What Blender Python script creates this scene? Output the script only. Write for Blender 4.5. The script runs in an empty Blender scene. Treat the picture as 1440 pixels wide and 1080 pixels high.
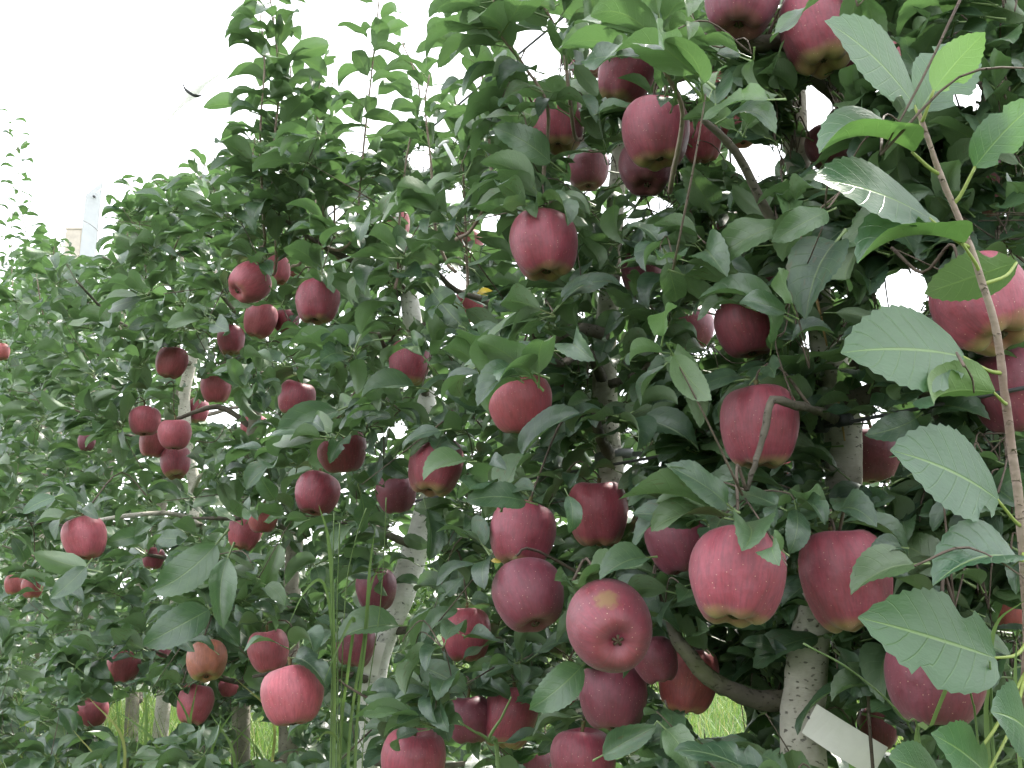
import bpy, bmesh, math, random
import numpy as np
from mathutils import Vector, Matrix

random.seed(11)
rng = np.random.default_rng(11)
R = math.radians
S = bpy.context.scene
C = S.collection

# ------------------------------------------------------------------ camera
F = 1400.0                      # focal length in photograph pixels (1440 x 1080)
CAM_H = 0.90
PITCH = R(12.5)
cam_d = bpy.data.cameras.new('camera')
cam_d.sensor_width = 36.0
cam_d.lens = 36.0 * F / 1440.0
cam_d.clip_start = 0.02
cam_d.clip_end = 3000
cam = bpy.data.objects.new('camera', cam_d)
C.objects.link(cam)
cam.location = (0, 0, CAM_H)
cam.rotation_euler = (math.pi / 2 + PITCH, 0, 0)
S.camera = cam

# ------------------------------------------------------------------ sky, sun, exposure
SUN_EL, SUN_AZ = R(52), R(38)           # azimuth from +Y towards +X: behind the row, to the right
w = bpy.data.worlds.new('World')
S.world = w
w.use_nodes = True
nt = w.node_tree
nt.nodes.clear()
sky = nt.nodes.new('ShaderNodeTexSky')
sky.sky_type = 'NISHITA'
sky.sun_disc = False
sky.sun_elevation = SUN_EL
sky.sun_rotation = SUN_AZ
sky.dust_density = 4.0
cl = nt.nodes.new('ShaderNodeTexNoise')
cl.inputs['Scale'].default_value = 2.2
cl.inputs['Detail'].default_value = 5
tc = nt.nodes.new('ShaderNodeTexCoord')
nt.links.new(tc.outputs['Generated'], cl.inputs['Vector'])
cr = nt.nodes.new('ShaderNodeMapRange')
cr.inputs['From Min'].default_value = 0.3
cr.inputs['From Max'].default_value = 0.7
cr.inputs['To Min'].default_value = 0.80
cr.inputs['To Max'].default_value = 0.97
nt.links.new(cl.outputs['Fac'], cr.inputs['Value'])
mx = nt.nodes.new('ShaderNodeMix')
mx.data_type = 'RGBA'
nt.links.new(cr.outputs['Result'], mx.inputs['Factor'])
nt.links.new(sky.outputs['Color'], mx.inputs['A'])
mx.inputs['B'].default_value = (7.6, 7.8, 8.1, 1)     # bright thin cloud cover
bg = nt.nodes.new('ShaderNodeBackground')
bg.inputs['Strength'].default_value = 0.13
nt.links.new(mx.outputs['Result'], bg.inputs['Color'])
wo = nt.nodes.new('ShaderNodeOutputWorld')
nt.links.new(bg.outputs['Background'], wo.inputs['Surface'])

sun_d = bpy.data.lights.new('sun', 'SUN')
sun_d.energy = 2.8
sun_d.angle = R(2.0)
sun_d.color = (1.0, 0.95, 0.86)
sun = bpy.data.objects.new('sun', sun_d)
C.objects.link(sun)
sdir = Vector((math.sin(SUN_AZ) * math.cos(SUN_EL), math.cos(SUN_AZ) * math.cos(SUN_EL), math.sin(SUN_EL)))
sun.rotation_euler = sdir.to_track_quat('Z', 'Y').to_euler()
sun.location = (3, 4, 8)

S.view_settings.view_transform = 'Standard'
S.view_settings.look = 'None'
S.view_settings.gamma = 1
S.view_settings.use_curve_mapping = False
S.view_settings.exposure = 1.8
S.render.engine = 'CYCLES'
S.cycles.max_bounces = 6
S.cycles.adaptive_threshold = 0.03
S.cycles.diffuse_bounces = 4
S.cycles.transmission_bounces = 3
S.cycles.use_denoising = True

# ------------------------------------------------------------------ geometry of view
cp, sp = math.cos(PITCH), math.sin(PITCH)
RIGHT = np.array([1.0, 0, 0]); UPV = np.array([0, -sp, cp]); FWD = np.array([0, cp, sp])
CAMP = np.array([0, 0, CAM_H])

def P(px, py, Z):
    """point seen at photograph pixel (px,py) at depth Z metres"""
    return CAMP + RIGHT * ((px - 720) / F * Z) - UPV * ((py - 540) / F * Z) + FWD * Z

def PY(px, py, Y):
    """same, on the upright plane at world distance Y"""
    d = RIGHT * ((px - 720) / F) - UPV * ((py - 540) / F) + FWD
    return CAMP + d * (Y / d[1])

def project(p):
    q = np.asarray(p) - CAMP
    z = q @ FWD
    zz = np.where(np.abs(z) < 1e-6, 1e-6, z)
    return 720 + F * (q @ RIGHT) / zz, 540 - F * (q @ UPV) / zz, z

ALONG = np.array([-0.545, 0.838, 0.0])      # down the row
ALLEY = np.array([-0.838, -0.545, 0.0])     # out of the row towards the open alley

# ------------------------------------------------------------------ materials
def new_mat(name):
    m = bpy.data.materials.new(name)
    m.use_nodes = True
    t = m.node_tree
    t.nodes.clear()
    out = t.nodes.new('ShaderNodeOutputMaterial')
    return m, t, out

class N:
    """tiny node-graph helper"""
    def __init__(s, t): s.t = t
    def node(s, typ, **kw):
        n = s.t.nodes.new(typ)
        for k, v in kw.items(): setattr(n, k, v)
        return n
    def put(s, sock, v):
        if isinstance(v, bpy.types.NodeSocket): s.t.links.new(v, sock)
        else: sock.default_value = v
    def math(s, op, a, b=None, c=None, clamp=False):
        n = s.node('ShaderNodeMath', operation=op, use_clamp=clamp)
        s.put(n.inputs[0], a)
        if b is not None: s.put(n.inputs[1], b)
        if c is not None: s.put(n.inputs[2], c)
        return n.outputs[0]
    def mix(s, f, a, b, blend='MIX'):
        n = s.node('ShaderNodeMix', data_type='RGBA', blend_type=blend)
        s.put(n.inputs['Factor'], f); s.put(n.inputs['A'], a); s.put(n.inputs['B'], b)
        return n.outputs['Result']
    def rng(s, v, a, b, c=0.0, d=1.0, smooth=False):
        n = s.node('ShaderNodeMapRange', interpolation_type='SMOOTHSTEP' if smooth else 'LINEAR')
        s.put(n.inputs['Value'], v)
        for k, x in (('From Min', a), ('From Max', b), ('To Min', c), ('To Max', d)): n.inputs[k].default_value = x
        return n.outputs['Result']
    def noise(s, vec, scale, detail=3, rough=0.5):
        n = s.node('ShaderNodeTexNoise')
        if vec is not None: s.put(n.inputs['Vector'], vec)
        n.inputs['Scale'].default_value = scale
        n.inputs['Detail'].default_value = detail
        n.inputs['Roughness'].default_value = rough
        return n.outputs['Fac']
    def ramp(s, f, stops):
        n = s.node('ShaderNodeValToRGB')
        e = n.color_ramp.elements
        while len(e) < len(stops): e.new(0.5)
        for el, (p, c) in zip(e, stops):
            el.position = p; el.color = (*c, 1)
        s.put(n.inputs['Fac'], f)
        return n.outputs['Color']
    def scale(s, vec, sx, sy, sz):
        n = s.node('ShaderNodeMapping')
        s.put(n.inputs['Vector'], vec)
        n.inputs['Scale'].default_value = (sx, sy, sz)
        return n.outputs['Vector']
    def bump(s, h, strength, dist=0.01):
        n = s.node('ShaderNodeBump')
        n.inputs['Strength'].default_value = strength
        n.inputs['Distance'].default_value = dist
        s.put(n.inputs['Height'], h)
        return n.outputs['Normal']
    def principled(s, col, rough=0.5, normal=None, spec=0.5, **kw):
        n = s.node('ShaderNodeBsdfPrincipled')
        s.put(n.inputs['Base Color'], col)
        s.put(n.inputs['Roughness'], rough)
        s.put(n.inputs['Specular IOR Level'], spec)
        if normal is not None: s.put(n.inputs['Normal'], normal)
        for k, v in kw.items(): s.put(n.inputs[k.replace('_', ' ')], v)
        return n.outputs['BSDF']

def leaf_material(name, stops, under, trans, vein, trans_f=0.28):
    m, t, out = new_mat(name)
    g = N(t)
    uv = g.node('ShaderNodeUVMap', uv_map='leaf_uv').outputs['UV']
    sx = g.node('ShaderNodeSeparateXYZ'); t.links.new(uv, sx.inputs[0])
    u, v = sx.outputs[0], sx.outputs[1]
    av = g.math('ABSOLUTE', v)
    at = g.node('ShaderNodeAttribute', attribute_name='rnd').outputs['Fac']
    oi = g.node('ShaderNodeObjectInfo').outputs['Random']
    rnd = g.math('FRACT', g.math('ADD', at, oi))
    rnd2 = g.math('FRACT', g.math('MULTIPLY', rnd, 7.31))
    top = g.ramp(rnd, stops)
    cmb = g.node('ShaderNodeCombineXYZ')
    t.links.new(u, cmb.inputs[0]); t.links.new(v, cmb.inputs[1]); t.links.new(g.math('MULTIPLY', rnd, 40.0), cmb.inputs[2])
    blot = g.noise(g.scale(cmb.outputs[0], 3.0, 1.4, 1), 1.6, 2, 0.6)
    top = g.mix(g.rng(blot, 0.35, 0.75, 0.0, 0.22), top, (*[c * 1.9 for c in stops[-1][1]], 1))
    geo = g.node('ShaderNodeNewGeometry')
    back = geo.outputs['Backfacing']
    col = g.mix(back, top, (*under, 1))
    # veins
    mid = g.rng(av, 0.014, 0.05, 1.0, 0.0, True)
    ph = g.math('FRACT', g.math('MULTIPLY', g.math('SUBTRACT', u, g.math('MULTIPLY', av, 0.20)), 8.0))
    dist = g.math('ABSOLUTE', g.math('SUBTRACT', ph, 0.5))
    side = g.rng(dist, 0.0, 0.06, 1.0, 0.0, True)
    side = g.math('MULTIPLY', side, g.rng(av, 0.7, 1.0, 1.0, 0.0))
    vm = g.math('MAXIMUM', g.math('MULTIPLY', mid, 0.6), g.math('MULTIPLY', side, 0.2))
    col = g.mix(vm, col, (*vein, 1))
    pet = g.math('LESS_THAN', u, 0.0)
    col = g.mix(pet, col, (*[c * 1.15 for c in vein], 1))
    # small brown edges and specks on some leaves
    sp_n = g.noise(cmb.outputs[0], 9.0, 0, 0.5)
    speck = g.math('MULTIPLY', g.rng(sp_n, 0.69, 0.73), g.math('GREATER_THAN', rnd2, 0.72))
    col = g.mix(g.math('MULTIPLY', speck, 0.0 if 'young' in name else 0.45), col, (0.09, 0.05, 0.02, 1))
    hgt = g.math('ADD', g.math('MULTIPLY', g.math('MAXIMUM', mid, side), -0.6), g.math('MULTIPLY', g.noise(g.scale(cmb.outputs[0], 16, 8, 1), 1.5, 1), 0.5))
    nrm = g.bump(hgt, 0.42, 0.0014)
    rough = g.math('ADD', g.math('MULTIPLY', back, 0.2), g.math('ADD', 0.33, g.math('MULTIPLY', rnd2, 0.17)))
    b = g.principled(col, rough, nrm, 0.85)
    tr = g.node('ShaderNodeBsdfTranslucent')
    tcol = g.mix(rnd2, (*trans, 1), (*[c * 0.6 for c in trans], 1))
    tcol = g.mix(g.math('MULTIPLY', vm, 0.6), tcol, (0.22, 0.34, 0.10, 1))
    t.links.new(tcol, tr.inputs['Color'])
    ms = g.node('ShaderNodeMixShader')
    ms.inputs['Fac'].default_value = trans_f
    t.links.new(b, ms.inputs[1]); t.links.new(tr.outputs[0], ms.inputs[2])
    t.links.new(ms.outputs[0], out.inputs['Surface'])
    return m

M_LEAF = leaf_material('leaf_green',
    [(0.0, (0.021, 0.050, 0.034)), (0.35, (0.035, 0.075, 0.043)), (0.7, (0.056, 0.108, 0.052)), (1.0, (0.092, 0.148, 0.062))],
    (0.14, 0.20, 0.115), (0.13, 0.255, 0.075), (0.17, 0.24, 0.09))
M_YOUNG = leaf_material('leaf_young',
    [(0.0, (0.030, 0.078, 0.046)), (0.5, (0.038, 0.092, 0.050)), (1.0, (0.052, 0.112, 0.050))],
    (0.16, 0.24, 0.10), (0.15, 0.32, 0.07), (0.22, 0.33, 0.10))
M_YELLOW = leaf_material('leaf_yellow',
    [(0.0, (0.34, 0.25, 0.03)), (1.0, (0.40, 0.30, 0.05))],
    (0.3, 0.24, 0.06), (0.5, 0.4, 0.05), (0.4, 0.3, 0.08))

def bark_material(name, dark, light, moss=0.35, spots=0.75):
    m, t, out = new_mat(name)
    g = N(t)
    oc = g.node('ShaderNodeTexCoord').outputs['Object']
    n1 = g.noise(oc, 14, 5, 0.6)
    col = g.ramp(n1, [(0.25, dark), (0.62, light)])
    n2 = g.noise(g.scale(oc, 30, 30, 70), 1.0, 3, 0.6)
    col = g.mix(g.rng(n2, 0.5, 0.75, 0, 0.45), col, (*[c * 0.55 for c in light], 1))
    spn = g.noise(g.scale(oc, 130, 130, 260), 1.0, 1, 0.4)
    spot = g.math('MULTIPLY', g.rng(spn, 0.66, 0.70), g.rng(n1, 0.35, 0.6, 0.3, 1.0))
    col = g.mix(g.math('MULTIPLY', spot, spots), col, (0.025, 0.02, 0.016, 1))
    n3 = g.noise(oc, 9, 4, 0.65)
    col = g.mix(g.rng(n3, 0.56, 0.72, 0, moss), col, (0.10, 0.115, 0.045, 1))
    h = g.math('ADD', g.math('MULTIPLY', n2, 0.8), g.math('MULTIPLY', spot, -0.8))
    b = g.principled(col, 0.8, g.bump(h, 1.0, 0.004), 0.25)
    t.links.new(b, out.inputs['Surface'])
    return m

M_BARK = bark_material('bark_pale', (0.26, 0.235, 0.19), (0.52, 0.49, 0.43))
M_BARKW = bark_material('bark_white', (0.48, 0.46, 0.43), (0.74, 0.72, 0.69), 0.08, 0.6)
M_BRANCH = bark_material('bark_branch', (0.035, 0.029, 0.023), (0.15, 0.13, 0.105), 0.6, 0.6)
M_BARKG = bark_material('bark_grey', (0.10, 0.088, 0.068), (0.29, 0.265, 0.215), 0.6, 0.6)
M_TWIG = bark_material('bark_twig', (0.045, 0.032, 0.025), (0.13, 0.10, 0.08), 0.2, 0.3)
M_SHOOT = bark_material('bark_shoot', (0.16, 0.10, 0.08), (0.33, 0.26, 0.22), 0.0, 0.25)

def apple_material(name, c1, c2, ground, gamt, russet=False):
    m, t, out = new_mat(name)
    g = N(t)
    oc = g.node('ShaderNodeTexCoord').outputs['Object']
    oi = g.node('ShaderNodeObjectInfo').outputs['Random']
    off = g.node('ShaderNodeVectorMath', operation='ADD')
    t.links.new(oc, off.inputs[0])
    cx = g.node('ShaderNodeCombineXYZ')
    for i in range(3): t.links.new(g.math('MULTIPLY', oi, 37.0 + 11 * i), cx.inputs[i])
    t.links.new(cx.outputs[0], off.inputs[1])
    q = off.outputs[0]
    sep = g.node('ShaderNodeSeparateXYZ'); t.links.new(oc, sep.inputs[0])
    z = sep.outputs[2]
    col = g.mix(oi, (*c1, 1), (*c2, 1))
    big = g.noise(q, 2.6, 4, 0.55)
    col = g.mix(g.rng(big, 0.35, 0.7, 0.0, 0.55), col, (*[min(1, c * 1.7 + 0.006) for c in c1], 1))
    # meridian streaks
    ang = g.math('ARCTAN2', sep.outputs[0], sep.outputs[1])
    cs = g.node('ShaderNodeCombineXYZ')
    t.links.new(g.math('MULTIPLY', g.math('SINE', ang), 1.0), cs.inputs[0])
    t.links.new(g.math('MULTIPLY', g.math('COSINE', ang), 1.0), cs.inputs[1])
    t.links.new(g.math('ADD', g.math('MULTIPLY', z, 0.45), g.math('MULTIPLY', oi, 30)), cs.inputs[2])
    st = g.noise(cs.outputs[0], 13, 3, 0.6)
    col = g.mix(g.rng(st, 0.40, 0.66, 0.0, 0.55), col, (*[c * 0.55 for c in c1], 1))
    # green-yellow ground colour round the calyx and in patches
    gn = g.math('ADD', g.math('MULTIPLY', g.math('SUBTRACT', g.noise(q, 2.4, 3), 0.5), 0.9), g.rng(z, -0.30, -0.50, 0.0, 0.75))
    col = g.mix(g.math('MULTIPLY', g.rng(gn, 0.35, 0.85, 0, 1), gamt), col, (*ground, 1))
    # pale lenticels
    vo = g.node('ShaderNodeTexVoronoi'); t.links.new(q, vo.inputs['Vector']); vo.inputs['Scale'].default_value = 17
    dots = g.rng(vo.outputs['Distance'], 0.05, 0.13, 1, 0)
    col = g.mix(g.math('MULTIPLY', dots, 0.7), col, (0.58, 0.40, 0.27, 1))
    # waxy bloom
    bl = g.noise(q, 5.0, 5, 0.7)
    col = g.mix(g.rng(bl, 0.3, 0.75, 0.06, 0.19), col, (0.46, 0.27, 0.34, 1))
    if russet:
        d = g.node('ShaderNodeVectorMath', operation='DISTANCE')
        t.links.new(oc, d.inputs[0]); d.inputs[1].default_value = russet
        rr = g.math('ADD', d.outputs['Value'], g.math('MULTIPLY', g.math('SUBTRACT', g.noise(oc, 14, 5), 0.5), 0.20))
        col = g.mix(g.rng(rr, 0.085, 0.16, 0.9, 0.0), col, (0.20, 0.115, 0.045, 1))
    hb = g.math('ADD', g.math('MULTIPLY', g.noise(q, 6, 3), 1.0), g.math('MULTIPLY', dots, 0.05))
    nrm = g.bump(hb, 0.05, 0.06)
    b = g.principled(col, g.rng(bl, 0.3, 0.7, 0.38, 0.60), nrm, 0.45, Sheen_Weight=0.10, Sheen_Roughness=0.5,
                     Sheen_Tint=(0.9, 0.85, 0.95, 1), Subsurface_Weight=0.0)
    t.links.new(b, out.inputs['Surface'])
    return m

M_APPLE = apple_material('apple_red', (0.175, 0.013, 0.028), (0.245, 0.025, 0.042), (0.27, 0.23, 0.06), 0.9)
M_PINK = apple_material('apple_pink_red', (0.26, 0.027, 0.042), (0.32, 0.042, 0.054), (0.32, 0.24, 0.06), 0.6)
M_PINK_HAZED = apple_material('apple_pink_hazed', (0.30, 0.042, 0.060), (0.37, 0.070, 0.085), (0.38, 0.26, 0.09), 0.5)  # pink red apple again, sunlit haze painted into the colour as a paler tone
M_DARK = apple_material('apple_crimson', (0.120, 0.008, 0.023), (0.165, 0.013, 0.030), (0.2, 0.13, 0.04), 0.4)
M_ORANGE = apple_material('apple_orange', (0.24, 0.030, 0.028), (0.28, 0.055, 0.034), (0.38, 0.20, 0.06), 1.15)
M_GREENISH = apple_material('apple_green_flushed', (0.30, 0.09, 0.04), (0.30, 0.09, 0.04), (0.27, 0.29, 0.06), 1.2)
M_RUSSET = apple_material('apple_russet', (0.150, 0.009, 0.020), (0.155, 0.010, 0.021), (0.20, 0.08, 0.03), 0.2, russet=(0.03, -0.41, -0.27))

def simple(name, col, rough=0.6, nscale=30, namt=0.25, spec=0.4, metal=0.0):
    m, t, out = new_mat(name)
    g = N(t)
    oc = g.node('ShaderNodeTexCoord').outputs['Object']
    n = g.noise(oc, nscale, 5, 0.6)
    c = g.mix(g.rng(n, 0.3, 0.7, 0, namt), (*col, 1), (*[x * 0.45 for x in col], 1))
    b = g.principled(c, rough, g.bump(n, 0.25, 0.002), spec, Metallic=metal)
    t.links.new(b, out.inputs['Surface'])
    return m

M_CALYX = simple('calyx_brown', (0.07, 0.055, 0.03), 0.9, 200)
M_PETIOLE = simple('petiole_green', (0.24, 0.30, 0.075), 0.5, 90, 0.15)
M_STALK = simple('stalk_brown', (0.12, 0.10, 0.04), 0.8, 200)
M_PAPER = simple('label_white', (0.74, 0.73, 0.66), 0.6, 40, 0.18)
M_WIRE = simple('wire_grey', (0.09, 0.09, 0.095), 0.55, 80, 0.2, 0.5, 0.5)
M_RUBBER = simple('rubber_dark', (0.035, 0.036, 0.04), 0.6, 60)
M_STRAP = simple('strap_grey', (0.16, 0.165, 0.18), 0.5, 60)
M_STRAW = simple('straw', (0.42, 0.27, 0.12), 0.7, 90)
M_CONC = simple('post_white', (0.55, 0.56, 0.58), 0.8, 18, 0.22)
M_WOOD = simple('post_wood', (0.60, 0.53, 0.46), 0.85, 25, 0.4)
def net_material():
    m, t, out = new_mat('net_white')
    g = N(t)
    b = g.principled((.8, .8, .8, 1), .8)
    tr = g.node('ShaderNodeBsdfTranslucent'); tr.inputs['Color'].default_value = (.85, .85, .85, 1)
    ms = g.node('ShaderNodeMixShader'); ms.inputs['Fac'].default_value = .45
    t.links.new(b, ms.inputs[1]); t.links.new(tr.outputs[0], ms.inputs[2]); t.links.new(ms.outputs[0], out.inputs['Surface'])
    return m
M_NET = net_material()
M_PLASTIC = simple('plastic_white', (0.78, 0.78, 0.78), 0.4, 40, 0.1)

def grass_material(name, a, b, dry):
    m, t, out = new_mat(name)
    g = N(t)
    at = g.node('ShaderNodeAttribute', attribute_name='rnd').outputs['Fac']
    col = g.ramp(at, [(0.0, a), (0.75, b), (0.9, dry), (1.0, dry)])
    bs = g.principled(col, 0.5, None, 0.4)
    tr = g.node('ShaderNodeBsdfTranslucent')
    t.links.new(g.mix(0.5, col, (0.2, 0.36, 0.05, 1)), tr.inputs['Color'])
    ms = g.node('ShaderNodeMixShader'); ms.inputs['Fac'].default_value = 0.35
    t.links.new(bs, ms.inputs[1]); t.links.new(tr.outputs[0], ms.inputs[2])
    t.links.new(ms.outputs[0], out.inputs['Surface'])
    return m
M_GRASS = grass_material('grass_blade', (0.06, 0.13, 0.03), (0.15, 0.25, 0.06), (0.34, 0.30, 0.13))
M_BLADE = grass_material('grass_pale', (0.07, 0.14, 0.045), (0.17, 0.24, 0.10), (0.30, 0.28, 0.12))
M_FAR = grass_material('far_foliage', (0.028, 0.07, 0.022), (0.07, 0.14, 0.03), (0.09, 0.15, 0.04))

def ground_material():
    m, t, out = new_mat('ground_grass')
    g = N(t)
    oc = g.node('ShaderNodeTexCoord').outputs['Object']
    n1 = g.noise(oc, 0.9, 6, 0.65)
    n2 = g.noise(oc, 22, 5, 0.7)
    col = g.ramp(g.math('ADD', g.math('MULTIPLY', n1, 0.5), g.math('MULTIPLY', n2, 0.5)),
                 [(0.3, (0.03, 0.045, 0.018)), (0.5, (0.05, 0.085, 0.024)), (0.7, (0.085, 0.12, 0.04))])
    b = g.principled(col, 0.9, g.bump(n2, 0.8, 0.05), 0.2)
    t.links.new(b, out.inputs['Surface'])
    return m
M_GROUND = ground_material()

# ------------------------------------------------------------------ mesh helpers
def mesh_from(name, verts, faces, mat=None, smooth=True):
    me = bpy.data.meshes.new(name)
    me.from_pydata([tuple(map(float, v)) for v in verts], [], faces)
    if mat: me.materials.append(mat)
    if smooth: me.polygons.foreach_set('use_smooth', [True] * len(me.polygons))
    me.update()
    return me

def obj(name, me, parent=None, origin=None):
    o = bpy.data.objects.new(name, me)
    C.objects.link(o)
    if parent is not None: o.parent = parent
    return o

def tag(o, label, cat, group=None):
    o['label'] = label; o['category'] = cat
    if group: o['group'] = group
    return o

def thing(name, label, cat, loc=(0, 0, 0), group=None):
    o = bpy.data.objects.new(name, None)
    o.empty_display_size = 0.05
    C.objects.link(o)
    o.location = tuple(map(float, loc))
    return tag(o, label, cat, group)

def catmull(pts, n):
    """resample a polyline (k x d array) smoothly, n steps per span"""
    pts = np.asarray(pts, float)
    if len(pts) < 3: 
        t = np.linspace(0, 1, n + 1)[:, None]
        return pts[0] * (1 - t) + pts[-1] * t
    ext = np.vstack([2 * pts[0] - pts[1], pts, 2 * pts[-1] - pts[-2]])
    out = []
    for i in range(1, len(ext) - 2):
        p0, p1, p2, p3 = ext[i - 1], ext[i], ext[i + 1], ext[i + 2]
        for t in np.linspace(0, 1, n, endpoint=False):
            out.append(0.5 * ((2 * p1) + (-p0 + p2) * t + (2 * p0 - 5 * p1 + 4 * p2 - p3) * t * t + (-p0 + 3 * p1 - 3 * p2 + p3) * t ** 3))
    out.append(ext[-2])
    return np.array(out)

def tube(path, rad, sides=8, wob=0.0, seed=0, vbase=0):
    """verts, faces of a tapered tube with closed ends"""
    path = np.asarray(path, float); n = len(path)
    rad = np.broadcast_to(np.asarray(rad, float), (n,)) if np.ndim(rad) == 0 else np.asarray(rad, float)
    rr = np.random.default_rng(seed)
    tang = np.gradient(path, axis=0)
    tang /= np.linalg.norm(tang, axis=1)[:, None] + 1e-9
    ref = np.array([0.31, 0.9, 0.2]) if abs(tang[0][2]) > 0.7 else np.array([0, 0, 1.0])
    V, Fc = [], []
    u = np.cross(tang[0], ref); u /= np.linalg.norm(u)
    for i in range(n):
        u = u - tang[i] * (u @ tang[i]); u /= np.linalg.norm(u) + 1e-9
        v = np.cross(tang[i], u)
        for k in range(sides):
            a = 2 * math.pi * k / sides
            r = rad[i] * (1 + wob * rr.normal())
            V.append(path[i] + (u * math.cos(a) + v * math.sin(a)) * r)
    for i in range(n - 1):
        for k in range(sides):
            a, b = i * sides + k, i * sides + (k + 1) % sides
            Fc.append((vbase + a, vbase + b, vbase + b + sides, vbase + a + sides))
    Fc.append(tuple(vbase + k for k in range(sides))[::-1])
    Fc.append(tuple(vbase + (n - 1) * sides + k for k in range(sides)))
    return V, Fc

class Bag:
    def __init__(s): s.V, s.F = [], []
    def tube(s, path, rad, sides=6, wob=0.0, seed=0):
        v, f = tube(path, rad, sides, wob, seed, len(s.V))
        s.V += v; s.F += f
    def build(s, name, mat, parent=None, origin=(0, 0, 0)):
        o = np.asarray(origin, float)
        me = mesh_from(name, [np.asarray(v) - o for v in s.V], s.F, mat)
        return obj(name, me, parent)

def box_mesh(name, sx, sy, sz, mat, bevel=0.004, slant=0.0):
    bm = bmesh.new()
    bmesh.ops.create_cube(bm, size=1)
    for v in bm.verts:
        z = (v.co.z + 0.5) * sz
        if v.co.z > 0: z += slant * v.co.x
        v.co = Vector((v.co.x * sx, v.co.y * sy, z))
    if bevel: bmesh.ops.bevel(bm, geom=bm.edges[:], offset=bevel, segments=2, affect='EDGES')
    me = bpy.data.meshes.new(name); bm.to_mesh(me); bm.free()
    me.materials.append(mat)
    return me

# ------------------------------------------------------------------ leaf meshes
PET = 0.26        # petiole length for a blade of length 1
def leaf_geom(seed, hi, width=0.56, fold=0.35, droop=0.8, wave=0.05, twist=0.3, side=0.0, bite=()):
    r = np.random.default_rng(seed)
    n = 25 if hi else 8
    cols = [-1, -0.5, 0, 0.5, 1]
    us = np.linspace(0, 1, n + 1)
    th = 0.25; ps = 0.0
    pos = np.array([PET, 0.0, 0.0])
    V, UV, Fc = [], [], []
    ph1, ph2 = r.uniform(0, 6.28, 2)
    k1, k2 = r.uniform(5, 9, 2)
    step = 1.0 / n
    for i, u in enumerate(us):
        hw = 0.5 * width * (math.sin(math.pi * min(1, u ** 0.86)) ** 0.72 if 0 < u < 1 else 0.0)
        if u > 0.86: hw *= 0.80 + 0.2 * (1 - (u - 0.86) / 0.14)
        if i == 0: hw = 0.02
        if i == n: hw = 0.006
        ct, st = math.cos(th), math.sin(th)
        X = np.array([ct * math.cos(ps), math.sin(ps), st * math.cos(ps)])
        Zv = np.array([-st, 0, ct])
        Y = np.cross(Zv, X); Y /= np.linalg.norm(Y)
        tw = twist * (u - 0.3)
        Yt = Y * math.cos(tw) + Zv * math.sin(tw)
        Zt = Zv * math.cos(tw) - Y * math.sin(tw)
        for c in cols:
            tooth = 1.0
            ushift = 0.0
            if abs(c) == 1 and 0 < i < n and hi:
                tooth = 1.0 + (0.030 if i % 2 else -0.026)
                ushift = 0.013 if i % 2 else -0.004
            elif abs(c) == 1 and 0 < i < n:
                tooth = 1.0 + (0.03 if i % 2 else -0.03)
            for bu, bc, bw, bd in bite:                 # an eaten notch in the margin
                if c * bc > .9: tooth *= 1 - bd * max(0, 1 - ((u - bu) / bw) ** 2)
            a = abs(c)
            z = fold * a * hw * (1 - 0.35 * a)
            wv = math.sin(k1 * u + ph1) if c > 0 else math.sin(k2 * u + ph2)
            z += wave * wv * a * a * min(1, hw * 6)
            V.append(pos + Yt * (c * hw * tooth * math.cos(fold * 0.5)) + Zt * z + X * ushift)
            UV.append((u, c))
        pos = pos + X * step
        th -= droop * step * (0.55 + 0.9 * u)
        ps += side * step
    m = len(cols)
    for i in range(n):
        for k in range(m - 1):
            a = i * m + k
            Fc.append((a, a + m, a + m + 1, a + 1))
    # petiole: three-sided tube from the origin to the blade base
    b0 = len(V)
    pr = 0.016
    for x, zz, rr_ in ((0, -0.05, 1.5), (PET * 0.5, -0.025, 1.0), (PET + 0.015, 0.0, 0.9)):
        for k in range(3):
            a = 2 * math.pi * k / 3
            V.append(np.array([x, pr * rr_ * math.cos(a), zz + 0.03 * 0 + pr * rr_ * math.sin(a)])); UV.append((-0.1, 0.5))
    for i in range(2):
        for k in range(3):
            a, b = b0 + i * 3 + k, b0 + i * 3 + (k + 1) % 3
            Fc.append((a, b, b + 3, a + 3))
    return np.array(V), np.array(UV), Fc

LEAF_PAR = []
_r = np.random.default_rng(5)
for i in range(10):
    LEAF_PAR.append(dict(width=_r.uniform(0.40, 0.53), fold=_r.uniform(0.3, 1.0), droop=_r.uniform(0.4, 2.0),
                         wave=_r.uniform(0.03, 0.09), twist=_r.uniform(-1.0, 1.0), side=_r.uniform(-0.7, 0.7)))
LEAF_PAR[2]['bite'] = ((.55, 1, .08, .5),); LEAF_PAR[6]['bite'] = ((.35, -1, .06, .55), (.7, -1, .06, .3))
LEAF_PAR.append(dict(width=0.60, fold=0.12, droop=0.35, wave=0.02, twist=0.15, side=0.15, bite=((.22, 1, .09, .45),)))    # flat ones for the near shoot
LEAF_PAR.append(dict(width=0.56, fold=0.22, droop=0.55, wave=0.03, twist=-0.2, side=-0.15, bite=((.30, -1, .08, .4), (.62, 1, .05, .3))))
LEAF_PAR.append(dict(width=0.52, fold=0.95, droop=1.0, wave=0.04, twist=0.3, side=0.2))
NV = len(LEAF_PAR)
DROOPY = sorted(range(10), key=lambda i: -LEAF_PAR[i]['droop'])[:6]
LEAF_HI = [leaf_geom(100 + i, True, **p) for i, p in enumerate(LEAF_PAR)]
LEAF_LO = [leaf_geom(100 + i, False, **p) for i, p in enumerate(LEAF_PAR)]

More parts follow.
